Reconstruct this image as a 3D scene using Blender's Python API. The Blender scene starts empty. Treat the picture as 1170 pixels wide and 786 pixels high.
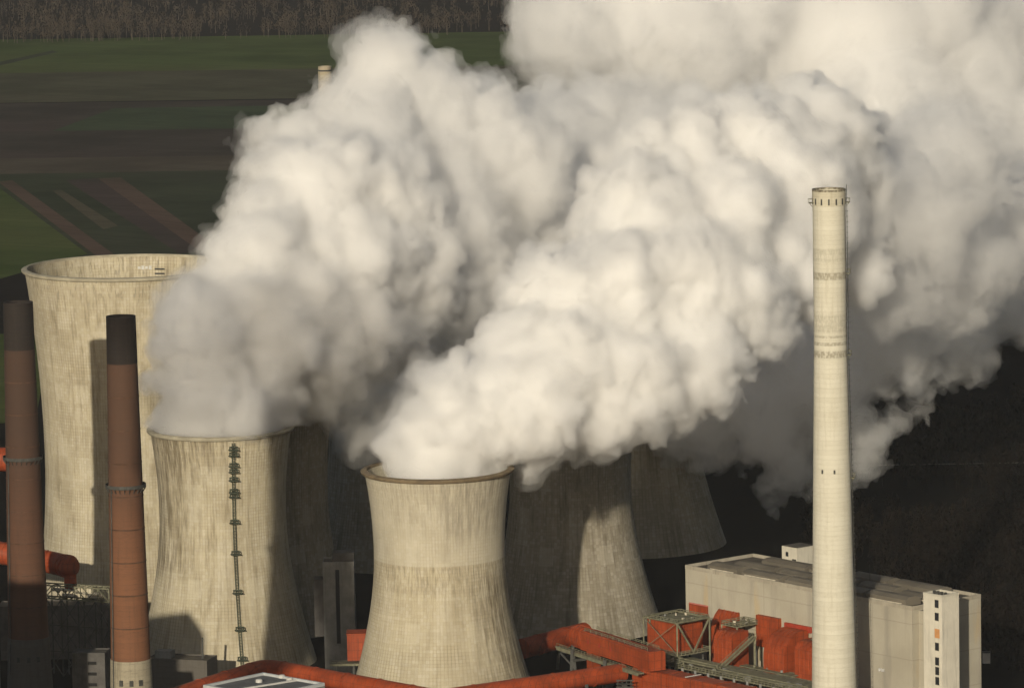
import bpy, math, random
import numpy as np
from mathutils import Vector, Matrix
import openvdb

R = math.radians
SC = bpy.context.scene
COL = SC.collection
random.seed(7)
RNG = np.random.default_rng(11)

# ------------------------------------------------------------------ camera, world, sun, exposure
H_CAM, DEP, ROLL, F = 423.0, R(7.6), R(1.1), 6000.0          # F in pixels of a 1170 wide picture
fw = Vector((0, math.cos(DEP), -math.sin(DEP)))
_r, _u = Vector((1, 0, 0)), Vector((0, math.sin(DEP), math.cos(DEP)))
CR = _r * math.cos(ROLL) - _u * math.sin(ROLL)
CU = _u * math.cos(ROLL) + _r * math.sin(ROLL)
cam_d = bpy.data.cameras.new("camera")
cam = bpy.data.objects.new("camera", cam_d)
COL.objects.link(cam)
cam_d.sensor_fit = 'HORIZONTAL'
cam_d.sensor_width = 36.0
cam_d.lens = F / 1170 * 36
cam_d.clip_start, cam_d.clip_end = 10, 40000
m3 = Matrix((CR, CU, -fw)).transposed()
cam.matrix_world = Matrix.Translation((0, 0, H_CAM)) @ m3.to_4x4()
SC.camera = cam

SUN_DIR = Vector((0.22, 1.0, -0.285)).normalized()           # the way the light travels
w = bpy.data.worlds.new("World")
SC.world = w
w.use_nodes = True
nt = w.node_tree
sky = nt.nodes.new('ShaderNodeTexSky')
sky.sky_type = 'NISHITA'
sky.sun_disc = False
sky.sun_elevation = math.asin(-SUN_DIR.z)
sky.sun_rotation = math.atan2(-SUN_DIR.x, -SUN_DIR.y)
sky.air_density, sky.dust_density = 1.0, 2.0
nt.links.new(sky.outputs[0], nt.nodes['Background'].inputs[0])
nt.nodes['Background'].inputs[1].default_value = 0.055
sd = bpy.data.lights.new("sun", 'SUN')
sun = bpy.data.objects.new("sun", sd)
COL.objects.link(sun)
sd.energy, sd.angle, sd.color = 4.4, R(0.8), (1.0, 0.89, 0.70)
sun.rotation_euler = SUN_DIR.to_track_quat('-Z', 'Y').to_euler()
sun.location = (-200, 1500, 600)

SC.view_settings.view_transform = 'Standard'
SC.view_settings.look = 'None'
SC.view_settings.gamma = 1
SC.view_settings.exposure = -0.12
SC.render.engine = 'CYCLES'
cy = SC.cycles
cy.max_bounces, cy.diffuse_bounces, cy.glossy_bounces = 20, 2, 1
cy.volume_bounces, cy.transparent_max_bounces = 20, 512
cy.use_denoising = True
cy.caustics_reflective = cy.caustics_refractive = False
cy.use_adaptive_sampling = True
cy.adaptive_threshold = 0.05

# ------------------------------------------------------------------ helpers
def ray(u, v):
    return fw + CR * ((u - 585) / F) + CU * ((393 - v) / F)

def P(u, v, D=None, z=None):
    """The world point seen at (u, v) of the photograph, at ground distance D or at height z."""
    d = ray(u, v)
    t = D / d.y if D is not None else (z - H_CAM) / d.z
    return Vector((0, 0, H_CAM)) + d * t

def ppm(p):
    return F / ((p - Vector((0, 0, H_CAM))).dot(fw))

class MB:
    def __init__(self):
        self.v, self.f = [], []
    def add(self, vs, fs):
        n = len(self.v)
        self.v += [tuple(x) for x in vs]
        self.f += [tuple(i + n for i in q) for q in fs]
        return self
    def hexa(self, a, b):
        """two quads (lower, upper), same order"""
        return self.add(list(a) + list(b), [(3, 2, 1, 0), (4, 5, 6, 7), (0, 1, 5, 4), (1, 2, 6, 5), (2, 3, 7, 6), (3, 0, 4, 7)])
    def box(self, c, s, ex=Vector((1, 0, 0)), ey=Vector((0, 1, 0)), ez=Vector((0, 0, 1))):
        c = Vector(c)
        a, b, h = ex * s[0] / 2, ey * s[1] / 2, ez * s[2] / 2
        q = [c - a - b, c + a - b, c + a + b, c - a + b]
        return self.hexa([x - h for x in q], [x + h for x in q])
    def beam(self, p, q, w, h=None):
        p, q = Vector(p), Vector(q)
        d = q - p
        L = d.length
        d.normalize()
        up = Vector((0, 0, 1)) if abs(d.z) < .95 else Vector((1, 0, 0))
        s = d.cross(up).normalized()
        t = s.cross(d)
        return self.box((p + q) / 2, (L, w, h or w), d, s, t)
    def tube(self, pts, r, n=20, cap=True):
        pts = [Vector(p) for p in pts]
        rr = r if isinstance(r, (list, tuple)) else [r] * len(pts)
        vs, fs = [], []
        for i, p in enumerate(pts):
            a = (pts[i] - pts[i - 1]).normalized() if i else (pts[1] - pts[0]).normalized()
            b = (pts[i + 1] - pts[i]).normalized() if i < len(pts) - 1 else a
            d = (a + b).normalized()
            up = Vector((0, 0, 1)) if abs(d.z) < .95 else Vector((0, 1, 0))
            s = d.cross(up).normalized()
            t = s.cross(d)
            k = 1 / max(.5, a.dot(d))
            for j in range(n):
                an = 2 * math.pi * j / n
                vs.append(p + s * (rr[i] * math.cos(an) * (k if abs(d.z) < .5 else 1)) + t * (rr[i] * math.sin(an)))
        for i in range(len(pts) - 1):
            for j in range(n):
                k = (j + 1) % n
                fs.append((i * n + k, i * n + j, (i + 1) * n + j, (i + 1) * n + k))
        if cap:
            fs.append(tuple(range(n)))
            fs.append(tuple(reversed(range((len(pts) - 1) * n, len(pts) * n))))
        return self.add(vs, fs)
    def revolve(self, prof, c, n=96, a0=0.0, a1=None):
        """prof: closed or open list of (r, z)"""
        full = a1 is None
        a1 = 2 * math.pi if full else a1
        m = n if full else n + 1
        vs, fs = [], []
        for (r, z) in prof:
            for j in range(m):
                a = a0 + (a1 - a0) * j / n
                vs.append((c[0] + r * math.cos(a), c[1] + r * math.sin(a), c[2] + z))
        for i in range(len(prof) - 1):
            for j in range(n):
                k = (j + 1) % m
                fs.append((i * m + j, i * m + k, (i + 1) * m + k, (i + 1) * m + j))
        return self.add(vs, fs)
    def prism(self, prof, o, ea, eb, ec, L):
        """2-D profile (a, b) extruded by L along ec"""
        o = Vector(o)
        n = len(prof)
        lo = [o + ea * a + eb * b for a, b in prof]
        hi = [p + ec * L for p in lo]
        fs = [tuple(reversed(range(n))), tuple(range(n, 2 * n))] + [(i, (i + 1) % n, (i + 1) % n + n, i + n) for i in range(n)]
        return self.add(lo + hi, fs)
    def build(self, name, mat, parent=None, origin=None, smooth=None, **kw):
        o0 = Vector((0, 0, 0))
        if parent is not None:
            q = parent
            while q is not None:
                o0 = o0 + q.location
                q = q.parent
        elif origin is not None:
            o0 = Vector(origin)
        me = bpy.data.meshes.new(name)
        me.from_pydata([(a - o0.x, b - o0.y, c - o0.z) for a, b, c in self.v], [], self.f)
        me.materials.append(mat)
        me.update()
        if smooth is not None:
            me.shade_smooth()
            me.set_sharp_from_angle(angle=R(smooth))
        ob = bpy.data.objects.new(name, me)
        COL.objects.link(ob)
        if parent is not None:
            ob.parent = parent
        else:
            ob.location = o0
        return tag(ob, **kw)

def tag(o, label=None, cat=None, group=None, kind=None):
    if label: o['label'] = label
    if cat: o['category'] = cat
    if group: o['group'] = group
    if kind: o['kind'] = kind
    return o

def thing(name, loc, label, cat, group=None):
    o = bpy.data.objects.new(name, None)
    o.empty_display_size = 2
    COL.objects.link(o)
    o.location = loc
    return tag(o, label, cat, group)

# ------------------------------------------------------------------ materials
class NT:
    def __init__(self, name):
        self.m = bpy.data.materials.new(name)
        self.m.use_nodes = True
        self.t = self.m.node_tree
        self.b = self.t.nodes['Principled BSDF']
        self.b.inputs['Roughness'].default_value = .85
        self.b.inputs['Specular IOR Level'].default_value = .25
    def n(self, typ, ins=None, **props):
        nd = self.t.nodes.new(typ)
        for k, v in props.items():
            setattr(nd, k, v)
        for k, v in (ins or {}).items():
            self.set(nd.inputs[k], v)
        return nd
    def set(self, sock, v):
        if isinstance(v, bpy.types.NodeSocket):
            self.t.links.new(v, sock)
        elif isinstance(v, bpy.types.Node):
            self.t.links.new(v.outputs[0], sock)
        else:
            if isinstance(v, (tuple, list)) and len(v) == 3 and sock.type == 'RGBA':
                v = (*v, 1)
            sock.default_value = v
    def math(self, op, a, b=0.0, c=0.0, clamp=False):
        return self.n('ShaderNodeMath', {0: a, 1: b, 2: c}, operation=op, use_clamp=clamp).outputs[0]
    def mix(self, f, a, b, mode='MIX'):
        nd = self.n('ShaderNodeMix', data_type='RGBA', blend_type=mode)
        self.set(nd.inputs[0], f)
        self.set(nd.inputs[6], a)
        self.set(nd.inputs[7], b)
        return nd.outputs[2]
    def obj(self):
        return self.n('ShaderNodeTexCoord').outputs['Object']
    def noise(self, vec, scale, detail=4, rough=.55):
        return self.n('ShaderNodeTexNoise', {'Vector': vec, 'Scale': scale, 'Detail': detail, 'Roughness': rough}).outputs[0]
    def ramp(self, v, lo, hi):
        return self.n('ShaderNodeMapRange', {0: v, 1: lo, 2: hi}, interpolation_type='SMOOTHSTEP').outputs[0]
    def vec(self, x, y, z):
        return self.n('ShaderNodeCombineXYZ', {0: x, 1: y, 2: z}).outputs[0]
    def scaled(self, vec, s):
        return self.n('ShaderNodeVectorMath', {0: vec, 1: s}, operation='MULTIPLY').outputs[0]
    def color(self, c):
        self.set(self.b.inputs['Base Color'], c)
        return self

def simple(name, col, var=.25, scale=.3, rough=.8, streak=True, dark=None):
    """painted or bare surface with blotches and faint rain streaks"""
    t = NT(name)
    o = t.obj()
    n1 = t.noise(o, scale, 5, .6)
    c = t.mix(t.ramp(n1, .35, .7), tuple(x * (1 - var) for x in col), tuple(min(1, x * (1 + var * .6)) for x in col))
    if streak:
        n2 = t.noise(t.scaled(o, (1.1, 1.1, .07)), 1.0, 4, .6)
        c = t.mix(t.math('MULTIPLY', t.ramp(n2, .52, .75), .55), c, dark or tuple(x * .45 for x in col))
    t.color(c)
    t.b.inputs['Roughness'].default_value = rough
    return t.m

def tower_mat(name, N, base, dirt, zrim, amt=1.0, band=None, side=None):
    t = NT(name)
    o = t.obj()
    s = t.n('ShaderNodeSeparateXYZ', {0: o})
    x, y, z = s.outputs
    ang = t.math('ARCTAN2', y, x)
    au = t.math('MULTIPLY', ang, N / (2 * math.pi))
    zu = t.math('MULTIPLY', z, 1 / 1.35)
    fa, fz = t.math('FRACT', au), t.math('FRACT', zu)
    la = t.math('GREATER_THAN', t.math('ABSOLUTE', t.math('SUBTRACT', fa, .5)), .34)
    lz = t.math('GREATER_THAN', t.math('ABSOLUTE', t.math('SUBTRACT', fz, .5)), .38)
    cell = t.n('ShaderNodeTexWhiteNoise', {'Vector': t.vec(t.math('FLOOR', au), t.math('FLOOR', zu), 3.0)}, noise_dimensions='3D').outputs[0]
    col_ = t.n('ShaderNodeTexWhiteNoise', {'Vector': t.vec(t.math('FLOOR', au), 5.0, 1.0)}, noise_dimensions='3D').outputs[0]
    lift = t.n('ShaderNodeTexWhiteNoise', {'Vector': t.vec(3.0, t.math('FLOOR', zu), 8.0)}, noise_dimensions='3D').outputs[0]
    ca = t.math('MULTIPLY', t.math('COSINE', ang), 10.0)
    sa = t.math('MULTIPLY', t.math('SINE', ang), 10.0)
    st1 = t.noise(t.vec(t.math('MULTIPLY', ca, .9), t.math('MULTIPLY', sa, .9), t.math('MULTIPLY', z, .03)), 1.6, 6, .65)
    st2 = t.noise(t.vec(ca, sa, t.math('MULTIPLY', z, .045)), 4.5, 3, .6)
    big = t.noise(o, .035, 4, .6)
    c = t.mix(t.ramp(big, .3, .72), tuple(v * .82 for v in base), base)
    c = t.mix(t.math('MULTIPLY', t.math('SUBTRACT', cell, .4), .22), c, (1, .97, .9), 'MIX')
    c = t.mix(t.math('MULTIPLY', cell, .12), c, dirt)
    c = t.mix(t.math('MULTIPLY', t.math('POWER', col_, 2.0), .18 * amt), c, dirt)
    c = t.mix(t.math('MULTIPLY', lift, .10), c, dirt)
    # the formwork joints show more where the wall is dirty
    dn = t.ramp(t.noise(o, .06, 3, .6), .38, .7)
    grid = t.math('ADD', t.math('MULTIPLY', la, .32), t.math('MULTIPLY', lz, .2))
    c = t.mix(t.math('MULTIPLY', grid, t.math('MULTIPLY_ADD', dn, .75, .25)), c, dirt)
    top = t.ramp(z, zrim - 22, zrim - 1)
    m1 = t.math('MULTIPLY', t.ramp(st1, .48, .7), .75 * amt)
    c = t.mix(m1, c, dirt)
    m2 = t.math('MULTIPLY', t.ramp(st2, .53, .72), t.math('MULTIPLY_ADD', top, .55, .28 * amt))
    c = t.mix(m2, c, tuple(v * .5 for v in dirt))
    m3_ = t.math('MULTIPLY', t.ramp(st2, .62, .72), .22)
    c = t.mix(m3_, c, (.62, .6, .52))
    # repaired panels and broad weathering
    pt = t.n('ShaderNodeTexWhiteNoise', {'Vector': t.vec(t.math('FLOOR', t.math('MULTIPLY', au, .2)), t.math('FLOOR', t.math('MULTIPLY', zu, .17)), 9.0)}, noise_dimensions='3D').outputs[0]
    c = t.mix(t.math('MULTIPLY', t.math('GREATER_THAN', pt, .9), .14), c, (.6, .57, .48))
    c = t.mix(t.math('MULTIPLY', t.math('LESS_THAN', pt, .1), .12), c, dirt)
    wide = t.noise(t.vec(t.math('MULTIPLY', ca, .22), t.math('MULTIPLY', sa, .22), t.math('MULTIPLY', z, .018)), 1.3, 5, .6)
    c = t.mix(t.math('MULTIPLY', t.ramp(wide, .5, .68), .25), c, dirt)
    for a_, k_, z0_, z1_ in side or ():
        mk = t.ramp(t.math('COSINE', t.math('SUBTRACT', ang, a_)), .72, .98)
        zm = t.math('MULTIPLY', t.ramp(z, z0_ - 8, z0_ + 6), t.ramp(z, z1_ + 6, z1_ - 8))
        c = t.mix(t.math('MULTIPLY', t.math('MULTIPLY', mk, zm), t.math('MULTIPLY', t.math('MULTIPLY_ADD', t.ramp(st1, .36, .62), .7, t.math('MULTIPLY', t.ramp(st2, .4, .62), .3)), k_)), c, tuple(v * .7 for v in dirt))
    if band:
        zz = t.math('ADD', z, t.math('MULTIPLY', t.math('SUBTRACT', st2, .5), 5.0))
        lo = t.math('MULTIPLY', t.ramp(z, band + .4, band - .4), 1.0)
        run = t.math('MULTIPLY', t.math('MULTIPLY', lo, t.ramp(zz, band - 22, band - 1)), t.ramp(st2, .42, .66))
        c = t.mix(t.math('MULTIPLY', run, .45), c, tuple(v * .75 for v in dirt))
        c = t.mix(t.math('MULTIPLY', t.math('SUBTRACT', 1.0, lo), .25), c, (.5, .48, .42))
    t.color(c)
    t.b.inputs['Roughness'].default_value = .9
    bmp = t.n('ShaderNodeBump', {'Height': t.math('MULTIPLY', grid, -1.0), 'Strength': .35, 'Distance': .25})
    t.set(t.b.inputs['Normal'], bmp.outputs[0])
    return t.m

def shaft_mat(name, col, dark, bands=(), amt=.4, lift=2.4, soot=None):
    """round chimney shaft: pour lifts, vertical streaks, dirty rings at given heights (z, half height)"""
    t = NT(name)
    o = t.obj()
    x, y, z = t.n('ShaderNodeSeparateXYZ', {0: o}).outputs
    zu = t.math('MULTIPLY', z, 1 / lift)
    wn = t.n('ShaderNodeTexWhiteNoise', {'Vector': t.vec(2.0, t.math('FLOOR', zu), 1.0)}, noise_dimensions='3D').outputs[0]
    lz = t.math('GREATER_THAN', t.math('FRACT', zu), .84)
    n1 = t.noise(t.scaled(o, (.8, .8, .05)), 1.0, 5, .65)
    n2 = t.noise(t.scaled(o, (.35, .35, 1.2)), 1.0, 5, .6)
    c = t.mix(t.math('MULTIPLY', wn, .16), col, dark)
    c = t.mix(t.math('MULTIPLY', lz, .14), c, dark)
    c = t.mix(t.math('MULTIPLY', t.ramp(n1, .45, .75), amt), c, dark)
    c = t.mix(t.math('MULTIPLY', t.ramp(n2, .5, .75), amt * .8), c, dark)
    if soot:
        c = t.mix(t.math('MULTIPLY', t.ramp(z, soot[0], soot[1]), .75), c, soot[2])
    n3 = t.noise(t.scaled(o, (1.2, 1.2, .5)), 1.3, 3, .6)
    for zb, hb, k in bands:
        mk = t.math('SUBTRACT', 1.0, t.math('MULTIPLY', t.math('ABSOLUTE', t.math('SUBTRACT', z, zb)), 1 / hb), clamp=True)
        mk = t.math('MULTIPLY', t.ramp(mk, 0, .35), t.math('MULTIPLY', t.ramp(n3, .3, .6), k))
        c = t.mix(mk, c, tuple(v * .55 for v in dark))
    t.color(c)
    return t.m

def field_mat(name, a, b, ang, sc=.02, row=.12):
    t = NT(name)
    o = t.n('ShaderNodeTexCoord').outputs['Object']
    ro = t.n('ShaderNodeVectorRotate', {'Vector': o, 'Angle': ang}, rotation_type='Z_AXIS').outputs[0]
    n1 = t.noise(t.scaled(ro, (.15, 1, 1)), sc, 6, .62)
    n2 = t.noise(o, sc * .35, 6, .65)
    n4 = t.noise(t.scaled(ro, (.3, 1, 1)), sc * .12, 5, .6)
    c = t.mix(t.ramp(n1, .3, .7), a, b)
    c = t.mix(t.math('MULTIPLY', t.ramp(n2, .4, .65), .6), c, tuple(x * .55 for x in a))
    c = t.mix(t.math('MULTIPLY', t.ramp(n4, .45, .62), .55), c, (b[0] * 1.25, b[1] * 1.05, b[2] * 1.2))
    tram = t.math('LESS_THAN', t.math('FRACT', t.math('MULTIPLY', t.n('ShaderNodeSeparateXYZ', {0: ro}).outputs[0], 1 / 36.)), .05)
    c = t.mix(t.math('MULTIPLY', tram, .3), c, tuple(x * .5 for x in b))
    n3 = t.noise(t.scaled(ro, (.02, 1, 1)), row, 2, .5)
    c = t.mix(t.math('MULTIPLY', t.ramp(n3, .45, .65), .35), c, tuple(x * .55 for x in b))
    t.color(c)
    t.b.inputs['Specular IOR Level'].default_value = 0.0
    return t.m

def steam_mat(name, dens, g=.15, surf=.02):
    m = bpy.data.materials.new(name)
    m.use_nodes = True
    t = m.node_tree
    t.nodes.clear()
    out = t.nodes.new('ShaderNodeOutputMaterial')
    v = t.nodes.new('ShaderNodeVolumeScatter')
    v.inputs['Color'].default_value = (1, 1, 1, 1)
    v.inputs['Density'].default_value = dens
    v.inputs['Anisotropy'].default_value = g
    t.links.new(v.outputs[0], out.inputs['Volume'])
    if surf:
        mx = t.nodes.new('ShaderNodeMixShader')
        tr = t.nodes.new('ShaderNodeBsdfTransparent')
        df = t.nodes.new('ShaderNodeBsdfDiffuse')
        df.inputs[0].default_value = (.9, .9, .9, 1)
        mx.inputs[0].default_value = surf
        t.links.new(tr.outputs[0], mx.inputs[1])
        t.links.new(df.outputs[0], mx.inputs[2])
        t.links.new(mx.outputs[0], out.inputs['Surface'])
    m.volume_intersection_method = 'ACCURATE' if hasattr(m, 'volume_intersection_method') else 'FAST'
    return m

CONC = (.5, .45, .328)
DIRT = (.15, .118, .07)
M = {}
M['white_wall'] = simple('white_wall', (.44, .42, .37), .12, .12)
M['cream'] = simple('cream_wall', (.5, .475, .4), .1, .15)
M['grey_wall'] = simple('grey_wall', (.2, .2, .19), .2, .2)
M['dark_wall'] = simple('dark_wall', (.09, .085, .08), .25, .2)
M['roof'] = simple('roof_felt', (.085, .075, .06), .3, .15, streak=False)
M['pale_trim'] = simple('pale_trim', (.5, .5, .48), .1, .3, streak=False)
M['orange'] = simple('orange_paint', (.3, .05, .017), .35, .1, .6, dark=(.12, .022, .012))
def cladding(name, col):
    t = NT(name)
    o = t.obj()
    x, y, z = t.n('ShaderNodeSeparateXYZ', {0: o}).outputs
    s_ = t.math('MULTIPLY_ADD', x, 1.0, t.math('MULTIPLY', y, -.45))
    l1 = t.math('LESS_THAN', t.math('FRACT', t.math('MULTIPLY', s_, 1 / 2.1)), .1)
    l2 = t.math('LESS_THAN', t.math('FRACT', t.math('MULTIPLY', z, 1 / 3.1)), .06)
    pan = t.n('ShaderNodeTexWhiteNoise', {'Vector': t.vec(t.math('FLOOR', t.math('MULTIPLY', s_, 1 / 2.1)), t.math('FLOOR', t.math('MULTIPLY', z, 1 / 3.1)), 2.0)}, noise_dimensions='3D').outputs[0]
    n1 = t.noise(o, .12, 5, .65)
    n2 = t.noise(t.scaled(o, (.9, .9, .06)), 1.0, 5, .65)
    n3 = t.noise(o, .5, 4, .7)
    c = t.mix(t.ramp(n1, .3, .7), tuple(v * .62 for v in col), col)
    c = t.mix(t.math('MULTIPLY', pan, .28), c, tuple(v * .5 for v in col))
    c = t.mix(t.math('MULTIPLY', t.ramp(n3, .55, .75), .3), c, (col[0] * 1.15, col[1] * 2.2, col[2] * 2.6))
    c = t.mix(t.math('MULTIPLY', t.ramp(n2, .5, .72), .6), c, (.07, .025, .015))
    line = t.math('MAXIMUM', l1, l2)
    c = t.mix(t.math('MULTIPLY', line, .4), c, (.05, .015, .01))
    t.color(c)
    t.set(t.b.inputs['Normal'], t.n('ShaderNodeBump', {'Height': t.math('MULTIPLY', line, -1.0), 'Strength': .5, 'Distance': .1}).outputs[0])
    t.b.inputs['Roughness'].default_value = .6
    return t.m
M['orange'] = cladding('orange_cladding', (.34, .06, .017))
M['red'] = simple('red_paint', (.33, .045, .025), .25, .3, .6)
M['steel'] = simple('green_grey_steel', (.17, .165, .11), .3, .5)
M['dark_steel'] = simple('dark_steel', (.06, .06, .055), .3, .5)
M['bright_metal'] = simple('bright_metal', (.55, .5, .4), .3, 1.0, .35, streak=False)
M['black'] = simple('black_opening', (.012, .012, .012), .2, .5, streak=False)
M['glass'] = simple('dark_glass', (.02, .022, .025), .1, .5, .15, streak=False)
M['wood_board'] = simple('orange_board', (.5, .25, .1), .1, .5, streak=False)

# ------------------------------------------------------------------ ground, fields, road
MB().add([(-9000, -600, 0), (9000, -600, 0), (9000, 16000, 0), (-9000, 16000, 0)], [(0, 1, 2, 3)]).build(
    'ground', field_mat('shade_dark_earth', (.008, .0082, .008), (.013, .0118, .0105), 0.3, .01), kind='structure')  # near-black colour stands in for the plume's shadow on the right-hand ground

def field(pts, mat, z):
    """pts in photograph pixels, seen on the ground"""
    ps = [P(u, v, z=z) for u, v in pts]
    MB().add(ps, [tuple(range(len(ps)))]).build('field', mat, origin=ps[0], kind='structure')

G1 = field_mat('young_crop', (.05, .078, .02), (.075, .1, .032), .5)
G2 = field_mat('dull_grass', (.058, .06, .036), (.082, .08, .05), .6)
G3 = field_mat('dark_crop', (.034, .044, .026), (.05, .06, .035), .7)
B1 = field_mat('ploughed_earth', (.056, .046, .036), (.075, .06, .046), .5)
B2 = field_mat('dark_plough', (.044, .038, .033), (.06, .05, .042), .45)
B3 = field_mat('red_earth', (.072, .055, .04), (.098, .074, .053), .9)
B4 = field_mat('pale_stubble', (.072, .06, .046), (.095, .08, .06), .5)
field([(-400, 52), (-400, 90), (1500, 62), (1500, 22)], G1, .05)
field([(-400, 90), (-400, 124), (1500, 95), (1500, 62)], G2, .05)
field([(-400, 124), (-400, 157), (60, 150), (130, 124), (420, 119), (420, 113)], B2, .05)
field([(60, 150), (130, 124), (420, 119), (420, 145)], field_mat('mid_crop', (.036, .056, .03), (.055, .075, .04), .6), .05)
field([(-400, 157), (-400, 186), (420, 176), (420, 145), (60, 150)], B2, .05)
field([(-400, 186), (-400, 206), (420, 192), (420, 176)], B4, .05)
field([(-400, 206), (-400, 330), (-20, 330), (30, 300), (420, 288), (420, 192)], G3, .05)
field([(-300, 214), (-10, 208), (100, 290), (-40, 330), (-300, 330)], G1, .1)
field([(-2, 208), (14, 206), (132, 292), (112, 294)], B3, .15)
field([(75, 206), (112, 204), (228, 287), (205, 290)], B2, .15)
field([(112, 204), (138, 203), (252, 285), (228, 287)], B3, .15)
field([(60, 218), (70, 217), (135, 258), (118, 262)], G2, .15)
field([(-60, 84), (60, 58), (66, 60), (-60, 89)], G3, .12)
field([(-200, 386), (60, 380), (40, 482), (-200, 490)], G1, .16)
MB().add([P(980, 531, z=.2), P(1700, 519, z=.2), P(1700, 520.3, z=.2), P(980, 532.3, z=.2)], [(0, 1, 2, 3)]).build(
    'road', simple('pale_track', (.22, .2, .17), .1, .02, streak=False), origin=P(1200, 528, z=.2), kind='structure')

hz = bpy.data.materials.new('haze')
hz.use_nodes = True
hz.node_tree.nodes.clear()
_o = hz.node_tree.nodes.new('ShaderNodeOutputMaterial')
_v = hz.node_tree.nodes.new('ShaderNodeVolumePrincipled')
_v.inputs['Color'].default_value = (.9, .93, .97, 1)
_v.inputs['Density'].default_value = 1.4e-5
hz.node_tree.links.new(_v.outputs[0], _o.inputs['Volume'])
MB().box((0, 7700, 229.5), (18400, 16800, 461)).build('haze', hz, kind='stuff')

# ------------------------------------------------------------------ woods (far-off masses)
def wood(name, mat, bark, spots, label, hgt=(15, 23), leaves=34, spread=.3):
    """bare winter trees in one mass: a tapered trunk, limbs, twig clumps"""
    vs, fs, mi = [], [], []
    for (x, y) in spots:
        h = random.uniform(*hgt)
        n = len(vs)
        tr = .018 * h
        for k in range(3):
            a = 2.1 * k + random.random()
            vs.append((x + tr * math.cos(a), y + tr * math.sin(a), 0))
        vs.append((x, y, h * .8))
        fs += [(n, n + 1, n + 3), (n + 1, n + 2, n + 3), (n + 2, n, n + 3)]
        mi += [1, 1, 1]
        for k in range(5):
            a, t0 = random.uniform(0, 6.283), random.uniform(.25, .6)
            n = len(vs)
            L = h * random.uniform(.15, .32)
            vs += [(x, y, h * t0), (x, y, h * t0 + .012 * h), (x + L * .6 * math.cos(a), y + L * .6 * math.sin(a), h * t0 + L)]
            fs.append((n, n + 1, n + 2))
            mi.append(1)
        for k in range(leaves):
            t = random.uniform(.22, 1.0) ** .8
            rad = h * spread * (1.15 - abs(t - .55) * 1.5) * random.uniform(.2, 1)
            a = random.uniform(0, 6.283)
            px, py, pz = x + rad * math.cos(a), y + rad * math.sin(a), h * t
            s = random.uniform(.035, .075) * h
            n = len(vs)
            for q in range(3):
                vs.append((px + random.gauss(0, s * .6), py + random.gauss(0, s * .6), pz + random.gauss(0, s * 1.1)))
            fs.append((n, n + 1, n + 2))
            mi.append(0)
    me = bpy.data.meshes.new(name)
    me.from_pydata(vs, [], fs)
    me.materials.append(mat)
    me.materials.append(bark)
    me.polygons.foreach_set('material_index', mi)
    o = bpy.data.objects.new(name, me)
    COL.objects.link(o)
    return tag(o, label, 'wood', kind='stuff')

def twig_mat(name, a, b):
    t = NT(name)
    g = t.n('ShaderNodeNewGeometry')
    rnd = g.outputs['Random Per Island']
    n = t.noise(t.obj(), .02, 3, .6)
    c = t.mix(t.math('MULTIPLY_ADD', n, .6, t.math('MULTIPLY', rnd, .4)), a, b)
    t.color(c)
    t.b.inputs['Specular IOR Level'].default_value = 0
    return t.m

sp = []
yf = P(300, 46, z=0).y
for _ in range(3600):
    x = random.uniform(-900, 900)
    y = yf + 20 + 1500 * random.random() ** 1.7
    if math.sin(x * .021 + y * .004) + math.sin(x * .047 - y * .009 + 2) < random.uniform(-1.9, -.2):
        continue
    sp.append((x, y))
wood('far_wood', twig_mat('far_twigs', (.03, .024, .018), (.058, .045, .034)), twig_mat('pale_bark', (.04, .034, .027), (.14, .115, .088)), sp,
     'long band of bare brown winter trees behind the green field')
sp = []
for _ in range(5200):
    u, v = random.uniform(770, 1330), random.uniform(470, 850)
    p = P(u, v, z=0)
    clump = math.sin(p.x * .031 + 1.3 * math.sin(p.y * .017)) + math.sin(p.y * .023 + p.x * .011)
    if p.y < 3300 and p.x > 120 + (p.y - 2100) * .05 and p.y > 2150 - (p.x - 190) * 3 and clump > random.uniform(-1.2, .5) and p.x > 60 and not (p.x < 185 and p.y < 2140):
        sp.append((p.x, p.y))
wood('dark_wood', twig_mat('shaded_twigs', (.006, .0052, .0048), (.013, .010, .0075)), twig_mat('shaded_bark', (.008, .007, .006), (.017, .014, .011)), sp,
     'dim brown wood in the shadow behind the white building', (9, 17), 40, .34)  # twigs and bark coloured very dark in place of the plume's shadow

# ------------------------------------------------------------------ cooling towers
TG = 'concrete cooling towers of the power station'
TOW = {}
def tower(key, u, v, D, rr, rt, zt, rb, label, mat_kw, N=136, wall=.9):
    p = P(u, v, D)
    zr = p.z
    c = Vector((p.x, p.y, 0))
    root = thing('cooling_tower', c, label, 'cooling tower', TG)
    def rad(z):
        if z >= zt:
            k = (rr / rt) ** 2 - 1
            return rt * math.sqrt(1 + k * ((z - zt) / (zr - zt)) ** 2)
        k = (rb / rt) ** 2 - 1
        return rt * math.sqrt(1 + k * ((zt - z) / zt) ** 2)
    zs = [zr * i / 48 for i in range(49)]
    prof = [(rad(z), z) for z in zs] + [(rad(z) - wall, z) for z in reversed(zs)]
    mat = tower_mat('tower_concrete', N, zrim=zr, **mat_kw)
    MB().revolve(prof, c, 128).build('shell', mat, root, smooth=40)
    q = rad(zr)
    lip = [(q - wall - .1, zr - .6), (q + .9, zr - 1.1), (q + 1.4, zr - .5), (q + 1.4, zr + .1), (q + .6, zr + .5), (q - wall - .1, zr + .5), (q - wall - .1, zr - .6)]
    MB().revolve(lip, c, 128).build('rim', M['rim_dark'] if key == 'front' else M['rim'], root, smooth=40)
    TOW[key] = (c, zr, rad, root)
    return root

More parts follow.
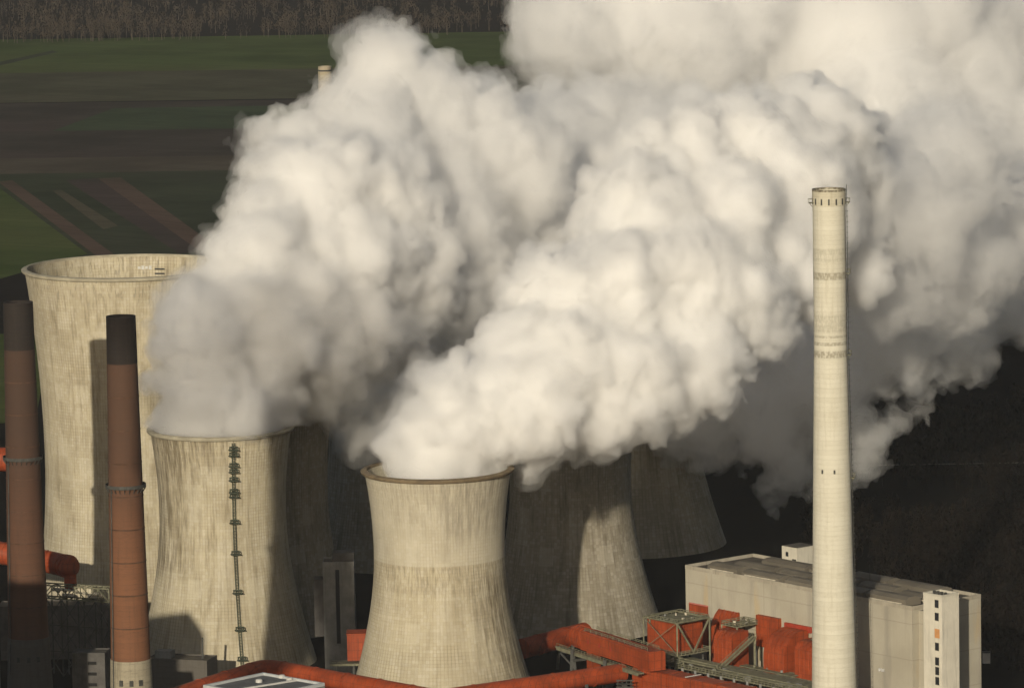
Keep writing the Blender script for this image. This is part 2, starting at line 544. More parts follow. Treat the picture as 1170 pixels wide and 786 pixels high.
M['rim_dark'] = simple('stained_rim', (.17, .13, .08), .3, .2, streak=False)
M['rim'] = simple('rim_concrete', (.36, .33, .25), .2, .2, streak=False)
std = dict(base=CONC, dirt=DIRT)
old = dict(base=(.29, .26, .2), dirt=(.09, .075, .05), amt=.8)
tower('big', 146, 305, 2265, 44.7, 38.4, 74, 45.5, 'largest pale cooling tower at the far left, open rim without steam behind the brown chimneys', dict(std, amt=.7), N=190)
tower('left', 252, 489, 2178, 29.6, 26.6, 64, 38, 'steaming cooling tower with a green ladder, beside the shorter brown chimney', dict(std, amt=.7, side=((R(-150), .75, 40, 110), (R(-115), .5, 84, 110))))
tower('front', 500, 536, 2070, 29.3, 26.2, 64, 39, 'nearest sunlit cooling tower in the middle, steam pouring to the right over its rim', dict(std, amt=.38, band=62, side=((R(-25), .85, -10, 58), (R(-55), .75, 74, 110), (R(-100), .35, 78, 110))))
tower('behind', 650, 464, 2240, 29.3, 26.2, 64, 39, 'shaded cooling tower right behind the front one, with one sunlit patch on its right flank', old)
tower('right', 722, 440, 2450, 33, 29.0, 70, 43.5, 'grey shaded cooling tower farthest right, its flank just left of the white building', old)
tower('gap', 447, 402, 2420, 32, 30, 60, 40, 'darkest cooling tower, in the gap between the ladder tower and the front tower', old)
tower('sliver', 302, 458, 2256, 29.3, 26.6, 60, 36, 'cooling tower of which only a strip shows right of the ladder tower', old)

# ladder with landings on the steaming left tower
c, zr, rad, root = TOW['left']
ga = math.radians(-90 + 13)
rail, stepp = MB(), None
for s in (-.55, .55):
    pts = []
    for i in range(25):
        z = 4 + (zr - 6) * i / 24
        r_ = rad(z) + .8
        a = ga + s / r_
        pts.append((c.x + r_ * math.cos(a), c.y + r_ * math.sin(a), z))
    for i in range(24):
        rail.beam(pts[i], pts[i + 1], .28)
for i in range(150):
    z = 4 + (zr - 6) * i / 150
    r_ = rad(z) + .8
    rail.beam((c.x + r_ * math.cos(ga - .55 / r_), c.y + r_ * math.sin(ga - .55 / r_), z), (c.x + r_ * math.cos(ga + .55 / r_), c.y + r_ * math.sin(ga + .55 / r_), z), .2)
lad = rail.build('ladder', M['steel_green'] if 'steel_green' in M else M.setdefault('steel_green', simple('green_steel', (.055, .065, .046), .3, .5)), root)
for z in (zr - 5, zr - 7.5, zr - 12, zr - 14.5, zr - 18, zr - 23, zr - 25, zr - 36, zr - 49, zr - 65, zr - 80, zr - 92):
    r_ = rad(z) + 1.4
    e_r, e_t = Vector((math.cos(ga), math.sin(ga), 0)), Vector((-math.sin(ga), math.cos(ga), 0))
    pc = Vector((c.x, c.y, z)) + e_r * r_
    lb = MB().box(pc, (2.4, 4.0, .4), e_r, e_t)
    for a_ in (-1, 1):
        for b_ in (-1, 1):
            lb.beam(pc + e_r * a_ * .9 + e_t * b_ * 1.5, pc + e_r * a_ * .9 + e_t * b_ * 1.5 + Vector((0, 0, 1.4)), .3)
        lb.beam(pc + e_r * a_ * .9 - e_t * 1.5 + Vector((0, 0, 1.3)), pc + e_r * a_ * .9 + e_t * 1.5 + Vector((0, 0, 1.3)), .28)
        lb.beam(pc + e_t * a_ * 1.5 - e_r + Vector((0, 0, 1.3)), pc + e_t * a_ * 1.5 + e_r + Vector((0, 0, 1.3)), .28)
    lb.build('landing', M['steel_green'], root)
# pale marks and a dark hatch grating on the inside of the big tower's wall
c, zr, rad, root = TOW['big']
for k in range(4):
    a = R(87.5 - k * 2.2)
    r_ = rad(zr - 5) - 1.05
    e_t = Vector((-math.sin(a), math.cos(a), 0))
    MB().box((c.x + r_ * math.cos(a), c.y + r_ * math.sin(a), zr - 5.5), (1.2, .1, 1.7 if k % 2 else 1.1), e_t, Vector((math.cos(a), math.sin(a), 0))).build('paint_mark', M['pale_trim'], root)
a = R(75)
r_ = rad(zr - 8) - 1.1
e_t = Vector((-math.sin(a), math.cos(a), 0))
g = MB()
for k in range(5):
    g.box((c.x + r_ * math.cos(a), c.y + r_ * math.sin(a), zr - 6 - k * 2.1), (4.6, .12, .7), e_t, Vector((math.cos(a), math.sin(a), 0)))
g.build('grating', M['dark_steel'], root)

# ------------------------------------------------------------------ chimneys
CG = 'tall chimneys of the power station'
def brown_chimney(u0, v0, D, x_off, label, v_base):
    p = P(u0, v0, D)
    zt = p.z
    c = Vector((p.x + x_off, p.y, 0))
    root = thing('chimney', c, label, 'chimney', CG)
    k = D / 5930
    rz = lambda z: (16.6 + (zt - z) * .0475) * k
    zb, zc = P(u0 + 12, v_base, D).z, zt - 54 * k
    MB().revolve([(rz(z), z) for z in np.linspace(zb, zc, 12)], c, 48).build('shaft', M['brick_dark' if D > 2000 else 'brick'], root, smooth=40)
    for k_ in range(1, 9):
        zz = zb + (zc - zb) * k_ / 9
        MB().revolve([(rz(zz) + .02, zz - .25), (rz(zz) + .12, zz - .2), (rz(zz) + .12, zz + .2), (rz(zz) + .02, zz + .25)], c, 48).build('hoop', M['hoop'], root)
    MB().revolve([(rz(zc) + .02, zc), (rz(zt) + .1, zt), (rz(zt) - .7, zt), (rz(zt) - .8, zt - 9), (0, zt - 9)], c, 48).build('sooty_top', M['soot'], root, smooth=40)
    MB().revolve([(rz(0) + .8, 0), (rz(zb) + .25, zb), (rz(zb) - .2, zb + .1)], c, 48).build('concrete_base', M['base_shaded' if D > 2000 else 'base_conc'], root, smooth=40)
    zg = zt - 64
    ring = MB().revolve([(rz(zg), zg - .5), (rz(zg) + 1.2, zg - .3), (rz(zg) + 1.2, zg + 1.0), (rz(zg) + 1.0, zg + 1.0), (rz(zg) + 1.0, zg), (rz(zg), zg)], c, 48)
    for j in range(24):
        a = j * math.pi / 12
        e = Vector((math.cos(a), math.sin(a), 0))
        ring.beam(Vector((c.x, c.y, zg - 2.0)) + e * (rz(zg) + .1), Vector((c.x, c.y, zg - .4)) + e * (rz(zg) + 1.1), .22)
    ring.build('gallery', M['dark_steel'], root)
    a = R(-90 - 50)
    e = Vector((math.cos(a), math.sin(a), 0))
    MB().beam(Vector((c.x, c.y, 10)) + e * (rz(10) + .9), Vector((c.x, c.y, zg)) + e * (rz(zg) + .3), .35).build('conductor', M['dark_steel'], root)
    for da in (-24, 4, 30):
        a = R(-90 + da)
        e, et = Vector((math.cos(a), math.sin(a), 0)), Vector((-math.sin(a), math.cos(a), 0))
        MB().box(Vector((c.x, c.y, zb - 8)) + e * (rz(zb - 8) + .5), (1.4, .5, 2.2), et, e).build('hatch', M['dark_steel'], root)
    return root
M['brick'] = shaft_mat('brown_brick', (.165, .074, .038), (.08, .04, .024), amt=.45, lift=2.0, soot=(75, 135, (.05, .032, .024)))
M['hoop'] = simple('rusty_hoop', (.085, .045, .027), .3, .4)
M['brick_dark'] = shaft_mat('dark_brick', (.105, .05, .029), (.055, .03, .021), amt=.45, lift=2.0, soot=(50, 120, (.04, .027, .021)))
M['soot'] = shaft_mat('soot_band', (.018, .0145, .013), (.034, .025, .02), amt=.6)
M['base_shaded'] = shaft_mat('shade_dark_base', (.1, .092, .08), (.06, .05, .04), amt=.6)  # base concrete darkened to paint in the shadow on the left chimney's foot
M['base_conc'] = shaft_mat('base_concrete', (.3, .27, .2), (.12, .1, .07), amt=.6)
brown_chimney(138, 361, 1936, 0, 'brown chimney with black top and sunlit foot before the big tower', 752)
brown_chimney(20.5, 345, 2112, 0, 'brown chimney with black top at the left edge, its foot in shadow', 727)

def white_chimney():
    p = P(947, 216, 1955)
    zt, c = p.z, Vector((p.x, p.y, 0))
    root = thing('chimney', c, 'tall cream concrete chimney before the white building and steam', 'chimney', CG)
    k = 1 / ppm(p)
    zq = lambda v: P(950, v, 1955).z
    def rz(z):
        t = max(0, zt - z) / k
        return (18.9 + max(0, t - 175) * .0168 + t * .0006) * k
    zs = list(np.linspace(0, zt - 6, 60))
    mat = shaft_mat('cream_concrete', (.56, .54, .455), (.3, .265, .185), [(zq(314), 1.7, .6), (zq(403), 1.6, .65), (zq(391), .8, .6), (zq(383), .5, .5), (zq(368), 4, .3), (zq(290), 3, .25)], amt=.3, lift=1.8)
    MB().revolve([(rz(z), z) for z in zs], c, 64).build('shaft', mat, root, smooth=40)
    MB().revolve([(rz(zt - 6), zt - 6), (rz(zt - 6) + .12, zt - 5.9), (rz(zt) + .15, zt), (rz(zt) - .7, zt), (rz(zt) - .7, zt - 6), (0, zt - 6)], c, 64).build('cap', shaft_mat('cap_concrete', (.52, .49, .39), (.16, .13, .08), [(zt, .8, 1.0)], amt=.3), root, smooth=40)
    for j in range(14):
        a = 2 * math.pi * (j + .35) / 14
        e, et = Vector((math.cos(a), math.sin(a), 0)), Vector((-math.sin(a), math.cos(a), 0))
        MB().box(Vector((c.x, c.y, zt - 4.4)) + e * (rz(zt) + .12), (.6, .3, 2.3), et, e).build('slot', M['dark_steel'], root)
    a = R(-12)
    e, et = Vector((math.cos(a), math.sin(a), 0)), Vector((-math.sin(a), math.cos(a), 0))
    lad = MB()
    for s in (-.35, .35):
        for z0 in range(10, int(zt) - 6, 10):
            lad.beam(Vector((c.x, c.y, z0)) + e * (rz(z0) + .5) + et * s, Vector((c.x, c.y, z0 + 10)) + e * (rz(z0 + 10) + .5) + et * s, .14)
    for z0 in range(10, int(zt) - 6, 2):
        pc = Vector((c.x, c.y, z0)) + e * (rz(z0) + .65)
        lad.box(pc, (.7, .8, .2), e, et)
    lad.build('ladder', M['dark_steel'], root)
    for v, aa in ((231, -12), (231, 192), (312, -12), (405, -12), (545, -12)):
        z = zq(v)
        a = R(aa)
        e, et = Vector((math.cos(a), math.sin(a), 0)), Vector((-math.sin(a), math.cos(a), 0))
        pc = Vector((c.x, c.y, z)) + e * (rz(z) + .8)
        b = MB().box(pc, (1.5, 2.4, .25), e, et)
        for s in (-1, 1):
            b.beam(pc + e * .7 + et * s * 1.1, pc + e * .7 + et * s * 1.1 + Vector((0, 0, 1.6)), .14)
            b.beam(pc + e * -.7 + et * s * 1.1 + Vector((0, 0, 1.5)), pc + e * .7 + et * s * 1.1 + Vector((0, 0, 1.5)), .14)
        b.beam(pc + e * .7 - et * 1.1 + Vector((0, 0, 1.5)), pc + e * .7 + et * 1.1 + Vector((0, 0, 1.5)), .14)
        b.beam(pc + e * .6 + Vector((0, 0, -.1)), pc - e * .6 + Vector((0, 0, -1.6)), .2)
        b.build('platform', M['steel'], root)
    for da in (-34, 4):
        a = R(-90 + da)
        e, et = Vector((math.cos(a), math.sin(a), 0)), Vector((-math.sin(a), math.cos(a), 0))
        z = zq(536)
        MB().box(Vector((c.x, c.y, z)) + e * rz(z), (.7, .3, 1.5), et, e).build('vent', M['dark_steel'], root)
    # dark shaded ribs of the cable duct near the foot
    return root
white_chimney()

p = P(371, 76, 3350)
c = Vector((p.x, p.y, 0))
root = thing('chimney', c, 'top of a distant pale chimney peeping out behind the steam', 'chimney', CG)
MB().revolve([(5.6, 0), (4.3, p.z), (3.5, p.z), (3.5, p.z - 5), (0, p.z - 5)], c, 32).build('shaft', shaft_mat('far_concrete', (.33, .29, .21), (.16, .13, .09), [(p.z - 10, 1.2, .7)], lift=5), root, smooth=40)
MB().revolve([(4.25, p.z - 3.2), (4.5, p.z - 3.1), (4.5, p.z - 2.2), (4.25, p.z - 2.1)], c, 32).build('band', M['dark_steel'], root)

# ------------------------------------------------------------------ white boiler building
ZR = 56.0
fl, fr, bl = P(783, 645, z=ZR), P(1042, 692.6, z=ZR), P(855, 630, z=ZR)
e1 = (fr - fl).normalized()
e2 = Vector((-e1.y, e1.x, 0))
if e2.y < 0: e2 = -e2
L1 = (fr - fl).length
L2 = (bl - fl).dot(e2) * .965
Zv = Vector((0, 0, 1))
def at(o, a, b, z): return Vector((o.x, o.y, 0)) + e1 * a + e2 * b + Zv * z
root = thing('boiler_building', (fl.x, fl.y, 0), 'long white flat-roofed building behind the cream chimney, with a windowed stair tower', 'building')
def bx(a0, a1, b0, b1, z0, z1, o=fl, mb=None):
    mb = mb or MB()
    return mb.hexa([at(o, a0, b0, z0), at(o, a1, b0, z0), at(o, a1, b1, z0), at(o, a0, b1, z0)], [at(o, a0, b0, z1), at(o, a1, b0, z1), at(o, a1, b1, z1), at(o, a0, b1, z1)])
def wall_mat():
    t = NT('panel_wall')
    o = t.obj()
    x, y, z = t.n('ShaderNodeSeparateXYZ', {0: o}).outputs
    along = t.math('ADD', t.math('MULTIPLY', x, e1.x), t.math('MULTIPLY', y, e1.y))
    across = t.math('ADD', t.math('MULTIPLY', x, e2.x), t.math('MULTIPLY', y, e2.y))
    s = t.math('ADD', along, across)
    l1 = t.math('LESS_THAN', t.math('ABSOLUTE', t.math('SUBTRACT', t.math('FRACT', t.math('MULTIPLY', s, 1 / 31.)), .5)), .007)
    l2 = t.math('LESS_THAN', t.math('ABSOLUTE', t.math('SUBTRACT', t.math('FRACT', t.math('MULTIPLY', z, 1 / 14.)), .5)), .014)
    fine = t.math('LESS_THAN', t.math('FRACT', t.math('MULTIPLY', s, 1 / 1.6)), .12)
    n1 = t.noise(o, .05, 5, .6)
    c = t.mix(t.ramp(n1, .3, .7), (.325, .30, .24), (.385, .357, .29))
    c = t.mix(t.math('MULTIPLY', fine, .1), c, (.2, .18, .14))
    st = t.noise(t.vec(t.math('MULTIPLY', s, .16), 0.0, t.math('MULTIPLY', z, .018)), 1.0, 4, .55)
    c = t.mix(t.math('MULTIPLY', t.ramp(st, .5, .7), .5), c, (.21, .195, .17))
    ru = t.noise(t.vec(t.math('MULTIPLY', s, .13), 7.0, t.math('MULTIPLY', z, .02)), 1.0, 3, .5)
    c = t.mix(t.math('MULTIPLY', t.ramp(ru, .58, .7), .45), c, (.42, .31, .16))
    c = t.mix(t.math('MULTIPLY', t.math('MAXIMUM', l1, l2), .3), c, (.17, .15, .12))
    t.color(c)
    return t.m
WM = wall_mat()
bx(0, L1, 0, L2, 0, ZR - 1.6).build('wall', WM, root)
par = MB()
for a0, a1, b0, b1 in ((-.06, L1 + .06, -.06, .45), (-.06, L1 + .06, L2 - .45, L2 + .06), (-.06, .45, .45, L2 - .45), (L1 - .45, L1 + .06, .45, L2 - .45)):
    bx(a0, a1, b0, b1, ZR - 1.598, ZR, mb=par)
par.build('parapet', simple('dull_coping', (.34, .31, .25), .15, .2), root)
bx(.47, L1 - .47, .47, L2 - .47, ZR - 1.597, ZR - 1.3).build('roof', M['roof'], root)
rng = random.Random(3)
for row, (b0, b1) in enumerate(((3, 11), (13.5, 22), (25, 33))):
    a = 10 + row * 4
    while a < L1 - 16:
        L = rng.uniform(15, 26)
        a1_ = min(a + L, L1 - 5)
        h = rng.uniform(1.6, 2.6)
        o_ = at(fl, a, b0, ZR - 1.3)
        mb = MB().prism([(0, 0), (0, h), (2.6, h + .9), (5.4, h + .9), (8.2, h), (8.2, 0)], o_, e2, Zv, e1, a1_ - a)
        mb.build('roof_vent', M['roof_vent'] if 'roof_vent' in M else M.setdefault('roof_vent', simple('vent_sheet', (.135, .12, .095), .2, .08, streak=False)), root)
        if rng.random() < .6:
            bx(a + 2, a1_ - 2, b0 - .55, b0 - .1, ZR - .6, ZR - .2).build('skylight_strip', M['bright_metal'], root)
        a = a1_ + rng.uniform(1.5, 3.5)
# stair tower at the right-hand end
zt = 62.8
C0 = P(1076, 680, z=zt)
st_a, st_b = 10.0, 9.0
def tw(a0, a1, b0, b1, z0, z1): return bx(a0, a1, b0, b1, z0, z1, o=C0)
twr = tw(-30, 0, 0, st_b, 0, zt - .8)
tower_part = tw(-st_a, 0, 0, st_b, 0, zt - .8).build('stair_tower', M['stair'] if 'stair' in M else M.setdefault('stair', simple('stair_wall', (.56, .53, .45), .08, .2)), root)
pr = MB()
for q in ((-st_a - .1, .1, -.1, .5), (-st_a - .1, .1, st_b - .5, st_b + .1), (-st_a - .1, -st_a + .5, .5, st_b - .5), (-.5, .1, .5, st_b - .5)):
    bx(*q, zt - .798, zt, o=C0, mb=pr)
pr.build('parapet', M['cream'], tower_part)
for i, v in enumerate((690.6, 705.3, 724.5, 739.5, 756.3, 767.3, 778.7)):
    z = P(1071, v, C0.y).z
    pc = at(C0, -2.6, 0, z)
    fr_ = MB().box(pc - e2 * .02, (2.5, .3, 3.5), e1, e2).build('window', M['wood_board'] if i == 2 else M['cream'], tower_part)
    MB().box(pc - e2 * .15, (2.0, .2, 3.0), e1, e2).build('pane', M['wood_board'] if i == 2 else M['glass'], tower_part)
# filler wing joining tower to the building's end wall
hb = (Vector((fr.x, fr.y, 0)) - Vector((C0.x, C0.y, 0))).dot(e1)
if hb < -st_a:
    tw(hb + .01, -st_a - .01, 5.2, st_b - .6, 0, ZR - 2).build('link_wing', WM, root)
for k in range(4):
    tw(-8 + k * 2, -7.2 + k * 2, 3, 4, zt - .8, zt + .5).build('roof_fitting', M['dark_steel'], tower_part)
for s_ in (0, 1.6):
    MB().box(at(fl, L1 - 17.5 + s_, -.5, P(1019, 772, fr.y).z), (.9, .8, 1.1), e1, e2).build('wall_lamp', M['pale_trim'], root)
# penthouse
ph = P(905, 648, z=ZR - 1.3)
pa, pb = (ph - fl).dot(e1), (ph - fl).dot(e2)
pen = bx(pa - 7, pa + 2, pb + 1, pb + 11, ZR - 1.29, ZR + 6.5).build('penthouse', M['cream'], root)
bx(pa - 6.6, pa + 1.6, pb + 1.4, pb + 10.6, ZR + 6.501, ZR + 6.7).build('roof', M['roof'], pen)
bx(pa - 4.6, pa - 3.2, pb + .85, pb + 1.1, ZR + 2.6, ZR + 4.4).build('window', M['glass'], pen)
bx(pa - .9, pa + 1.3, pb + .85, pb + 1.1, ZR - 1.2, ZR + 1.9).build('door', M['dark_steel'], pen)
mast = P(994, 668, z=ZR)
MB().beam((mast.x, mast.y, ZR - 1.3), (mast.x, mast.y, ZR + 8), .25).build('mast', M['dark_steel'], root)

# ------------------------------------------------------------------ orange ducts
DG = 'orange flue gas ducts'
def flanges(root, pts, r, step, mat, name='flange'):
    pts = [Vector(p) for p in pts]
    for a, b in zip(pts, pts[1:]):
        L = (b - a).length
        d = (b - a).normalized()
        k = step * .6
        while k < L - 2:
            MB().tube([a + d * (k - .25), a + d * (k + .25)], r + .22, 24).build(name, mat, root)
            k += step
def legs(root, pts, r, step, mat=None, w=1.2):
    pts = [Vector(p) for p in pts]
    for a, b in zip(pts, pts[1:]):
        L = (b - a).length
        d = (b - a).normalized()
        s = Vector((-d.y, d.x, 0)).normalized()
        k = step * .5
        while k < L:
            p = a + d * k
            m = MB()
            for q in (-1, 1):
                m.beam(p + s * q * r * .8 - Zv * r * .5, Vector((p.x, p.y, 0)) + s * q * r * 1.1, w)
            m.beam(p + s * r * .9 - Zv * (r + 2), p - s * r * .9 - Zv * (r + 2), w * .8)
            m.beam(p + s * r * .9 - Zv * (r + 2), Vector((p.x, p.y, 1)) - s * r * 1.1, w * .5)
            m.build('trestle', mat or M['dark_steel'], root)
            k += step
def pipe(name, pts, r, label, step=18, leg=40, cat='duct', smoothn=24):
    root = thing(name, (pts[0].x, pts[0].y, 0), label, cat, DG)
    # round the corners a little
    q = [pts[0]]
    for i in range(1, len(pts) - 1):
        a, b, c_ = pts[i - 1], pts[i], pts[i + 1]
        k = min(8.0, (b - a).length * .3, (c_ - b).length * .3)
        pa_, pb_ = b + (a - b).normalized() * k, b + (c_ - b).normalized() * k
        for t in (0, .25, .5, .75, 1):
            q.append(pa_ * (1 - t) ** 2 + b * 2 * t * (1 - t) + pb_ * t * t)
    q.append(pts[-1])
    MB().tube(q, r, smoothn).build('pipe', M['orange'], root, smooth=40)
    flanges(root, pts, r, step, M['orange'])
    legs(root, pts, r, leg)
    return root
zp = 27
a_, b_, v_, f_ = P(180, 802, z=zp), P(303, 762, z=zp), P(505, 799, z=zp), P(712, 768, z=zp)
pipe('gas_duct', [a_, b_, v_], 3.6, 'round orange duct bent like a roof ridge in front of the ladder tower')
pipe('gas_duct', [v_ + Vector((3, 4, 0)), f_], 3.6, 'round orange duct sloping up to the right in front of the middle tower foot')
# rectangular duct going on to the right
def box_duct(o, L, wd, h, label, name='gas_duct', mat='orange'):
    root = thing(name, (o.x, o.y, 0), label, 'duct', DG)
    MB().prism([(0, -h), (0, 0), (wd * .06, .35), (wd * .94, .35), (wd, 0), (wd, -h)], o, e2, Zv, e1, L).build('casing', M[mat], root)
    k = 6
    while k < L:
        MB().prism([(-.3, -h - .2), (-.3, .15), (wd * .05, .6), (wd * .95, .6), (wd + .3, .15), (wd + .3, -h - .2)], o + e1 * k, e2, Zv, e1, .4).build('rib', M[mat], root)
        k += 14
    return root
o_ = P(722, 763, D=1998)
r1 = box_duct(o_, 95, 8.5, 8.5, 'boxy orange duct running down to the lower right below the red hoods')
MB().box(o_ + e1 * 31 + e2 * 4.2 + Zv * .8, (.35, 8.0, .3), e1, e2).build('handrail', M['pale_trim'], r1)
MB().box(o_ + e1 * 2 + e2 * 4.2 + Zv * .8, (.35, 8.0, .3), e1, e2).build('handrail', M['pale_trim'], r1)
legs(r1, [o_ + e2 * 4 - Zv * 4, o_ + e1 * 95 + e2 * 4 - Zv * 4], 4, 24)
g = MB()
for k in range(4):
    g.beam(P(706 + k * 5, 776, D=1985), P(706 + k * 5, 784, D=1985), .3)
g.beam(P(704, 777, D=1985), P(724, 777, D=1985), .4)
g.beam(P(704, 781, D=1985), P(724, 781, D=1985), .3)
g.beam(P(704, 785, D=1985), P(724, 785, D=1985), .8)
g.build('service_landing', M['dark_steel'], r1)

# upper box duct with a round drum end
z2 = 34
ua, ub = P(672, 720, z=z2 + 3.5), P(742, 742, z=z2 + 3.5)
root = thing('drum_duct', (ua.x, ua.y, 0), 'orange duct with a round drum end beside the sunlit patch of the shaded tower', 'duct', DG)
ux = (ub - ua); ux.z = 0; LL = ux.length; ux.normalize()
uy = Vector((-ux.y, ux.x, 0))
MB().prism([(-3.6, -7.2), (-3.6, -.6), (-2.9, .3), (2.9, .3), (3.6, -.6), (3.6, -7.2)], ua, uy, Zv, ux, LL + 6).build('casing', M['orange'], root)
dc = ua - Zv * 3.4
MB().tube([dc - ux * 10, dc - ux * 9.2, dc - ux * 3.5, dc + ux * .2], [4.0, 4.3, 4.3, 4.1], 28).build('drum', M['orange'], root, smooth=40)
for k in (-7.5, -4.6, -1.6):
    MB().tube([dc + ux * (k - .2), dc + ux * (k + .2)], 4.55, 28).build('flange', M['orange'], root)
MB().box(ua + ux * 4 - Zv * 13, (4, 4, 11), ux, uy).build('drop_leg', M['orange'], root)
wk = MB().box(ua + ux * (LL * .5 - 6) - uy * 5.4 - Zv * 8.2, (LL + 18, 2.4, .5), ux, uy)
for k in range(int((LL + 18) / 2.5)):
    pk = ua + ux * (k * 2.5 - 14) - uy * 6.5 - Zv * 7.9
    wk.beam(pk, pk + Zv * 1.3, .12)
wk.beam(ua - ux * 14 - uy * 6.5 - Zv * 6.6, ua + ux * (LL + 2) - uy * 6.5 - Zv * 6.6, .15)
wk.beam(ua - ux * 14 - uy * 6.5 - Zv * 8.8, ua + ux * (LL + 2) - uy * 6.5 - Zv * 8.8, .5, .9)
wk.build('walkway', M['steel'], root)
legs(root, [ua - ux * 12 - uy * 4 - Zv * 4, ub - uy * 4 - Zv * 4], 5, 26)
pipe('gas_duct', [P(596, 741, z=14), P(668, 722, z=14)], 4.2, 'shaded dark red duct emerging from behind the front tower', leg=60)

plt = MB()
for k in range(3):
    plt.box(ua + ux * (6 + k * 9) - uy * 3.66 - Zv * 3.2, (1.1, .14, 1.6), ux, uy)
plt.build('manhole', M['red'], root)['kind'] = 'stuff'
tp_ = MB()
for s_ in (-2.6, 2.6):
    for h in (1.0, 1.6):
        tp_.beam(ua + ux * 2 + uy * s_ + Zv * h, ua + ux * (LL + 3) + uy * s_ + Zv * h, .2)
    for k in range(12):
        q_ = ua + ux * (2 + (LL + 1) * k / 11) + uy * s_
        tp_.beam(q_ + Zv * .2, q_ + Zv * 1.6, .18)
tp_.build('railing', M['steel'], root)
# box left of the front tower
o_ = P(404, 742, D=2085)
root = thing('duct_box', (o_.x, o_.y, 0), 'bright orange duct box on a ledge just left of the front tower', 'duct', DG)
MB().box(o_ + Vector((2, 3, 1)), (9, 9, 11)).build('casing', M['orange'], root)
MB().box(o_ + Vector((2, 3, 6.7)), (9.6, 9.6, .4)).build('lid', M['orange'], root)
MB().box(o_ + Vector((-1, 0, -5.4)), (17, 8, .8)).build('ledge', M['steel'], root)
l_ = MB()
for s in (-7, 0, 6):
    l_.beam(o_ + Vector((s, -3, -5.8)), Vector((o_.x + s, o_.y - 3, 0)), .9)
    l_.beam(o_ + Vector((s, -3.9, -5)), o_ + Vector((s, -3.9, -3.8)), .15)
l_.beam(o_ + Vector((-9, -3.9, -3.8)), o_ + Vector((7, -3.9, -3.8)), .15)
l_.build('support', M['dark_steel'], root)

# left ducts
r_ = pipe('gas_duct', [P(-70, 618, D=2180), P(62, 643, D=2172), P(78, 647, D=2160)], 4.7, 'orange duct ending in a rounded elbow between the two brown chimneys', leg=35)
e0, e_1 = P(78, 647, D=2160), P(87, 650, D=2154)
dd = (e_1 - e0).normalized()
MB().tube([e0 + dd * 5.2 * math.sin(t) for t in np.linspace(0, 1.45, 8)], [4.72 * math.cos(t) for t in np.linspace(0, 1.45, 8)], 28).build('elbow_end', M['orange'], r_, smooth=60)
MB().tube([e0 - dd * .3, e0 + dd * .4], 5.0, 28).build('flange', M['orange'], r_)
MB().tube([e0 + dd * 1.5, e0 + dd * 1.5 - Zv * 9], 2.6, 20).build('drop_leg', M['orange'], r_, smooth=40)
pipe('gas_duct', [P(-80, 522, D=2245), P(12, 525, D=2245)], 5.2, 'higher orange duct cut by the left edge behind the brown chimney', leg=45)

# truss bridge under the left duct
root = thing('pipe_bridge', P(85, 690, D=2150), 'steel lattice bridge under the orange elbow, between the brown chimneys', 'bridge')
A, B = P(46, 668, D=2155), P(124, 666, D=2142)
dx = (B - A); dx.z = 0; LB = dx.length; dx.normalize(); dy = Vector((-dx.y, dx.x, 0))
for s in (0, 5):
    m = MB()
    o_ = A + dy * s
    m.beam(o_, o_ + dx * LB, .5); m.beam(o_ - Zv * 5.5, o_ + dx * LB - Zv * 5.5, .6)
    n = 6
    for k in range(n + 1):
        p0 = o_ + dx * LB * k / n
        m.beam(p0, p0 - Zv * 5.5, .4)
        if k < n:
            p1 = o_ + dx * LB * (k + 1) / n
            m.beam(p0, p1 - Zv * 5.5, .35) if k % 2 else m.beam(p0 - Zv * 5.5, p1, .35)
    m.build('truss', M['steel'], root)
dk = MB()
for k in range(13):
    p0 = A + dx * LB * k / 12
    dk.beam(p0 - Zv * 5.4, p0 + dy * 5 - Zv * 5.4, .35)
    dk.beam(p0, p0 + dy * 5, .25)
dk.build('cross_bracing', M['steel'], root)
tw_ = MB()
for k in (.08, .3, .55, .8, 1.0):
    for s in (0, 5):
        p0 = A + dx * LB * k + dy * s - Zv * 5.6
        tw_.beam(p0, (p0.x, p0.y, 0), .6)
for k0, k1 in ((.08, .3), (.3, .55), (.55, .8), (.8, 1.0)):
    for q in range(3):
        za, zb_ = A.z - 5.6 - q * 11, A.z - 16.6 - q * 11
        a0, a1_ = A + dx * LB * k0, A + dx * LB * k1
        tw_.beam((a0.x, a0.y, za), (a1_.x, a1_.y, max(zb_, 0)), .35)
        tw_.beam((a1_.x, a1_.y, za), (a0.x, a0.y, max(zb_, 0)), .35)
        tw_.beam((a0.x, a0.y, za), (a1_.x, a1_.y, za), .4)
tw_.build('trestle', M['dark_steel'], root)
for k in range(9):
    p0 = A + dx * LB * random.uniform(.1, .75) + dy * random.uniform(1, 4) - Zv * random.uniform(1.5, 4.6)
    q0 = p0 + dx * random.uniform(2, 6)
    r_ = random.uniform(.35, .8)
    MB().tube([p0, q0, q0 + dy * 2 - Zv * 1], r_, 12).build('service_pipe', M['bright_metal'], root, smooth=50)

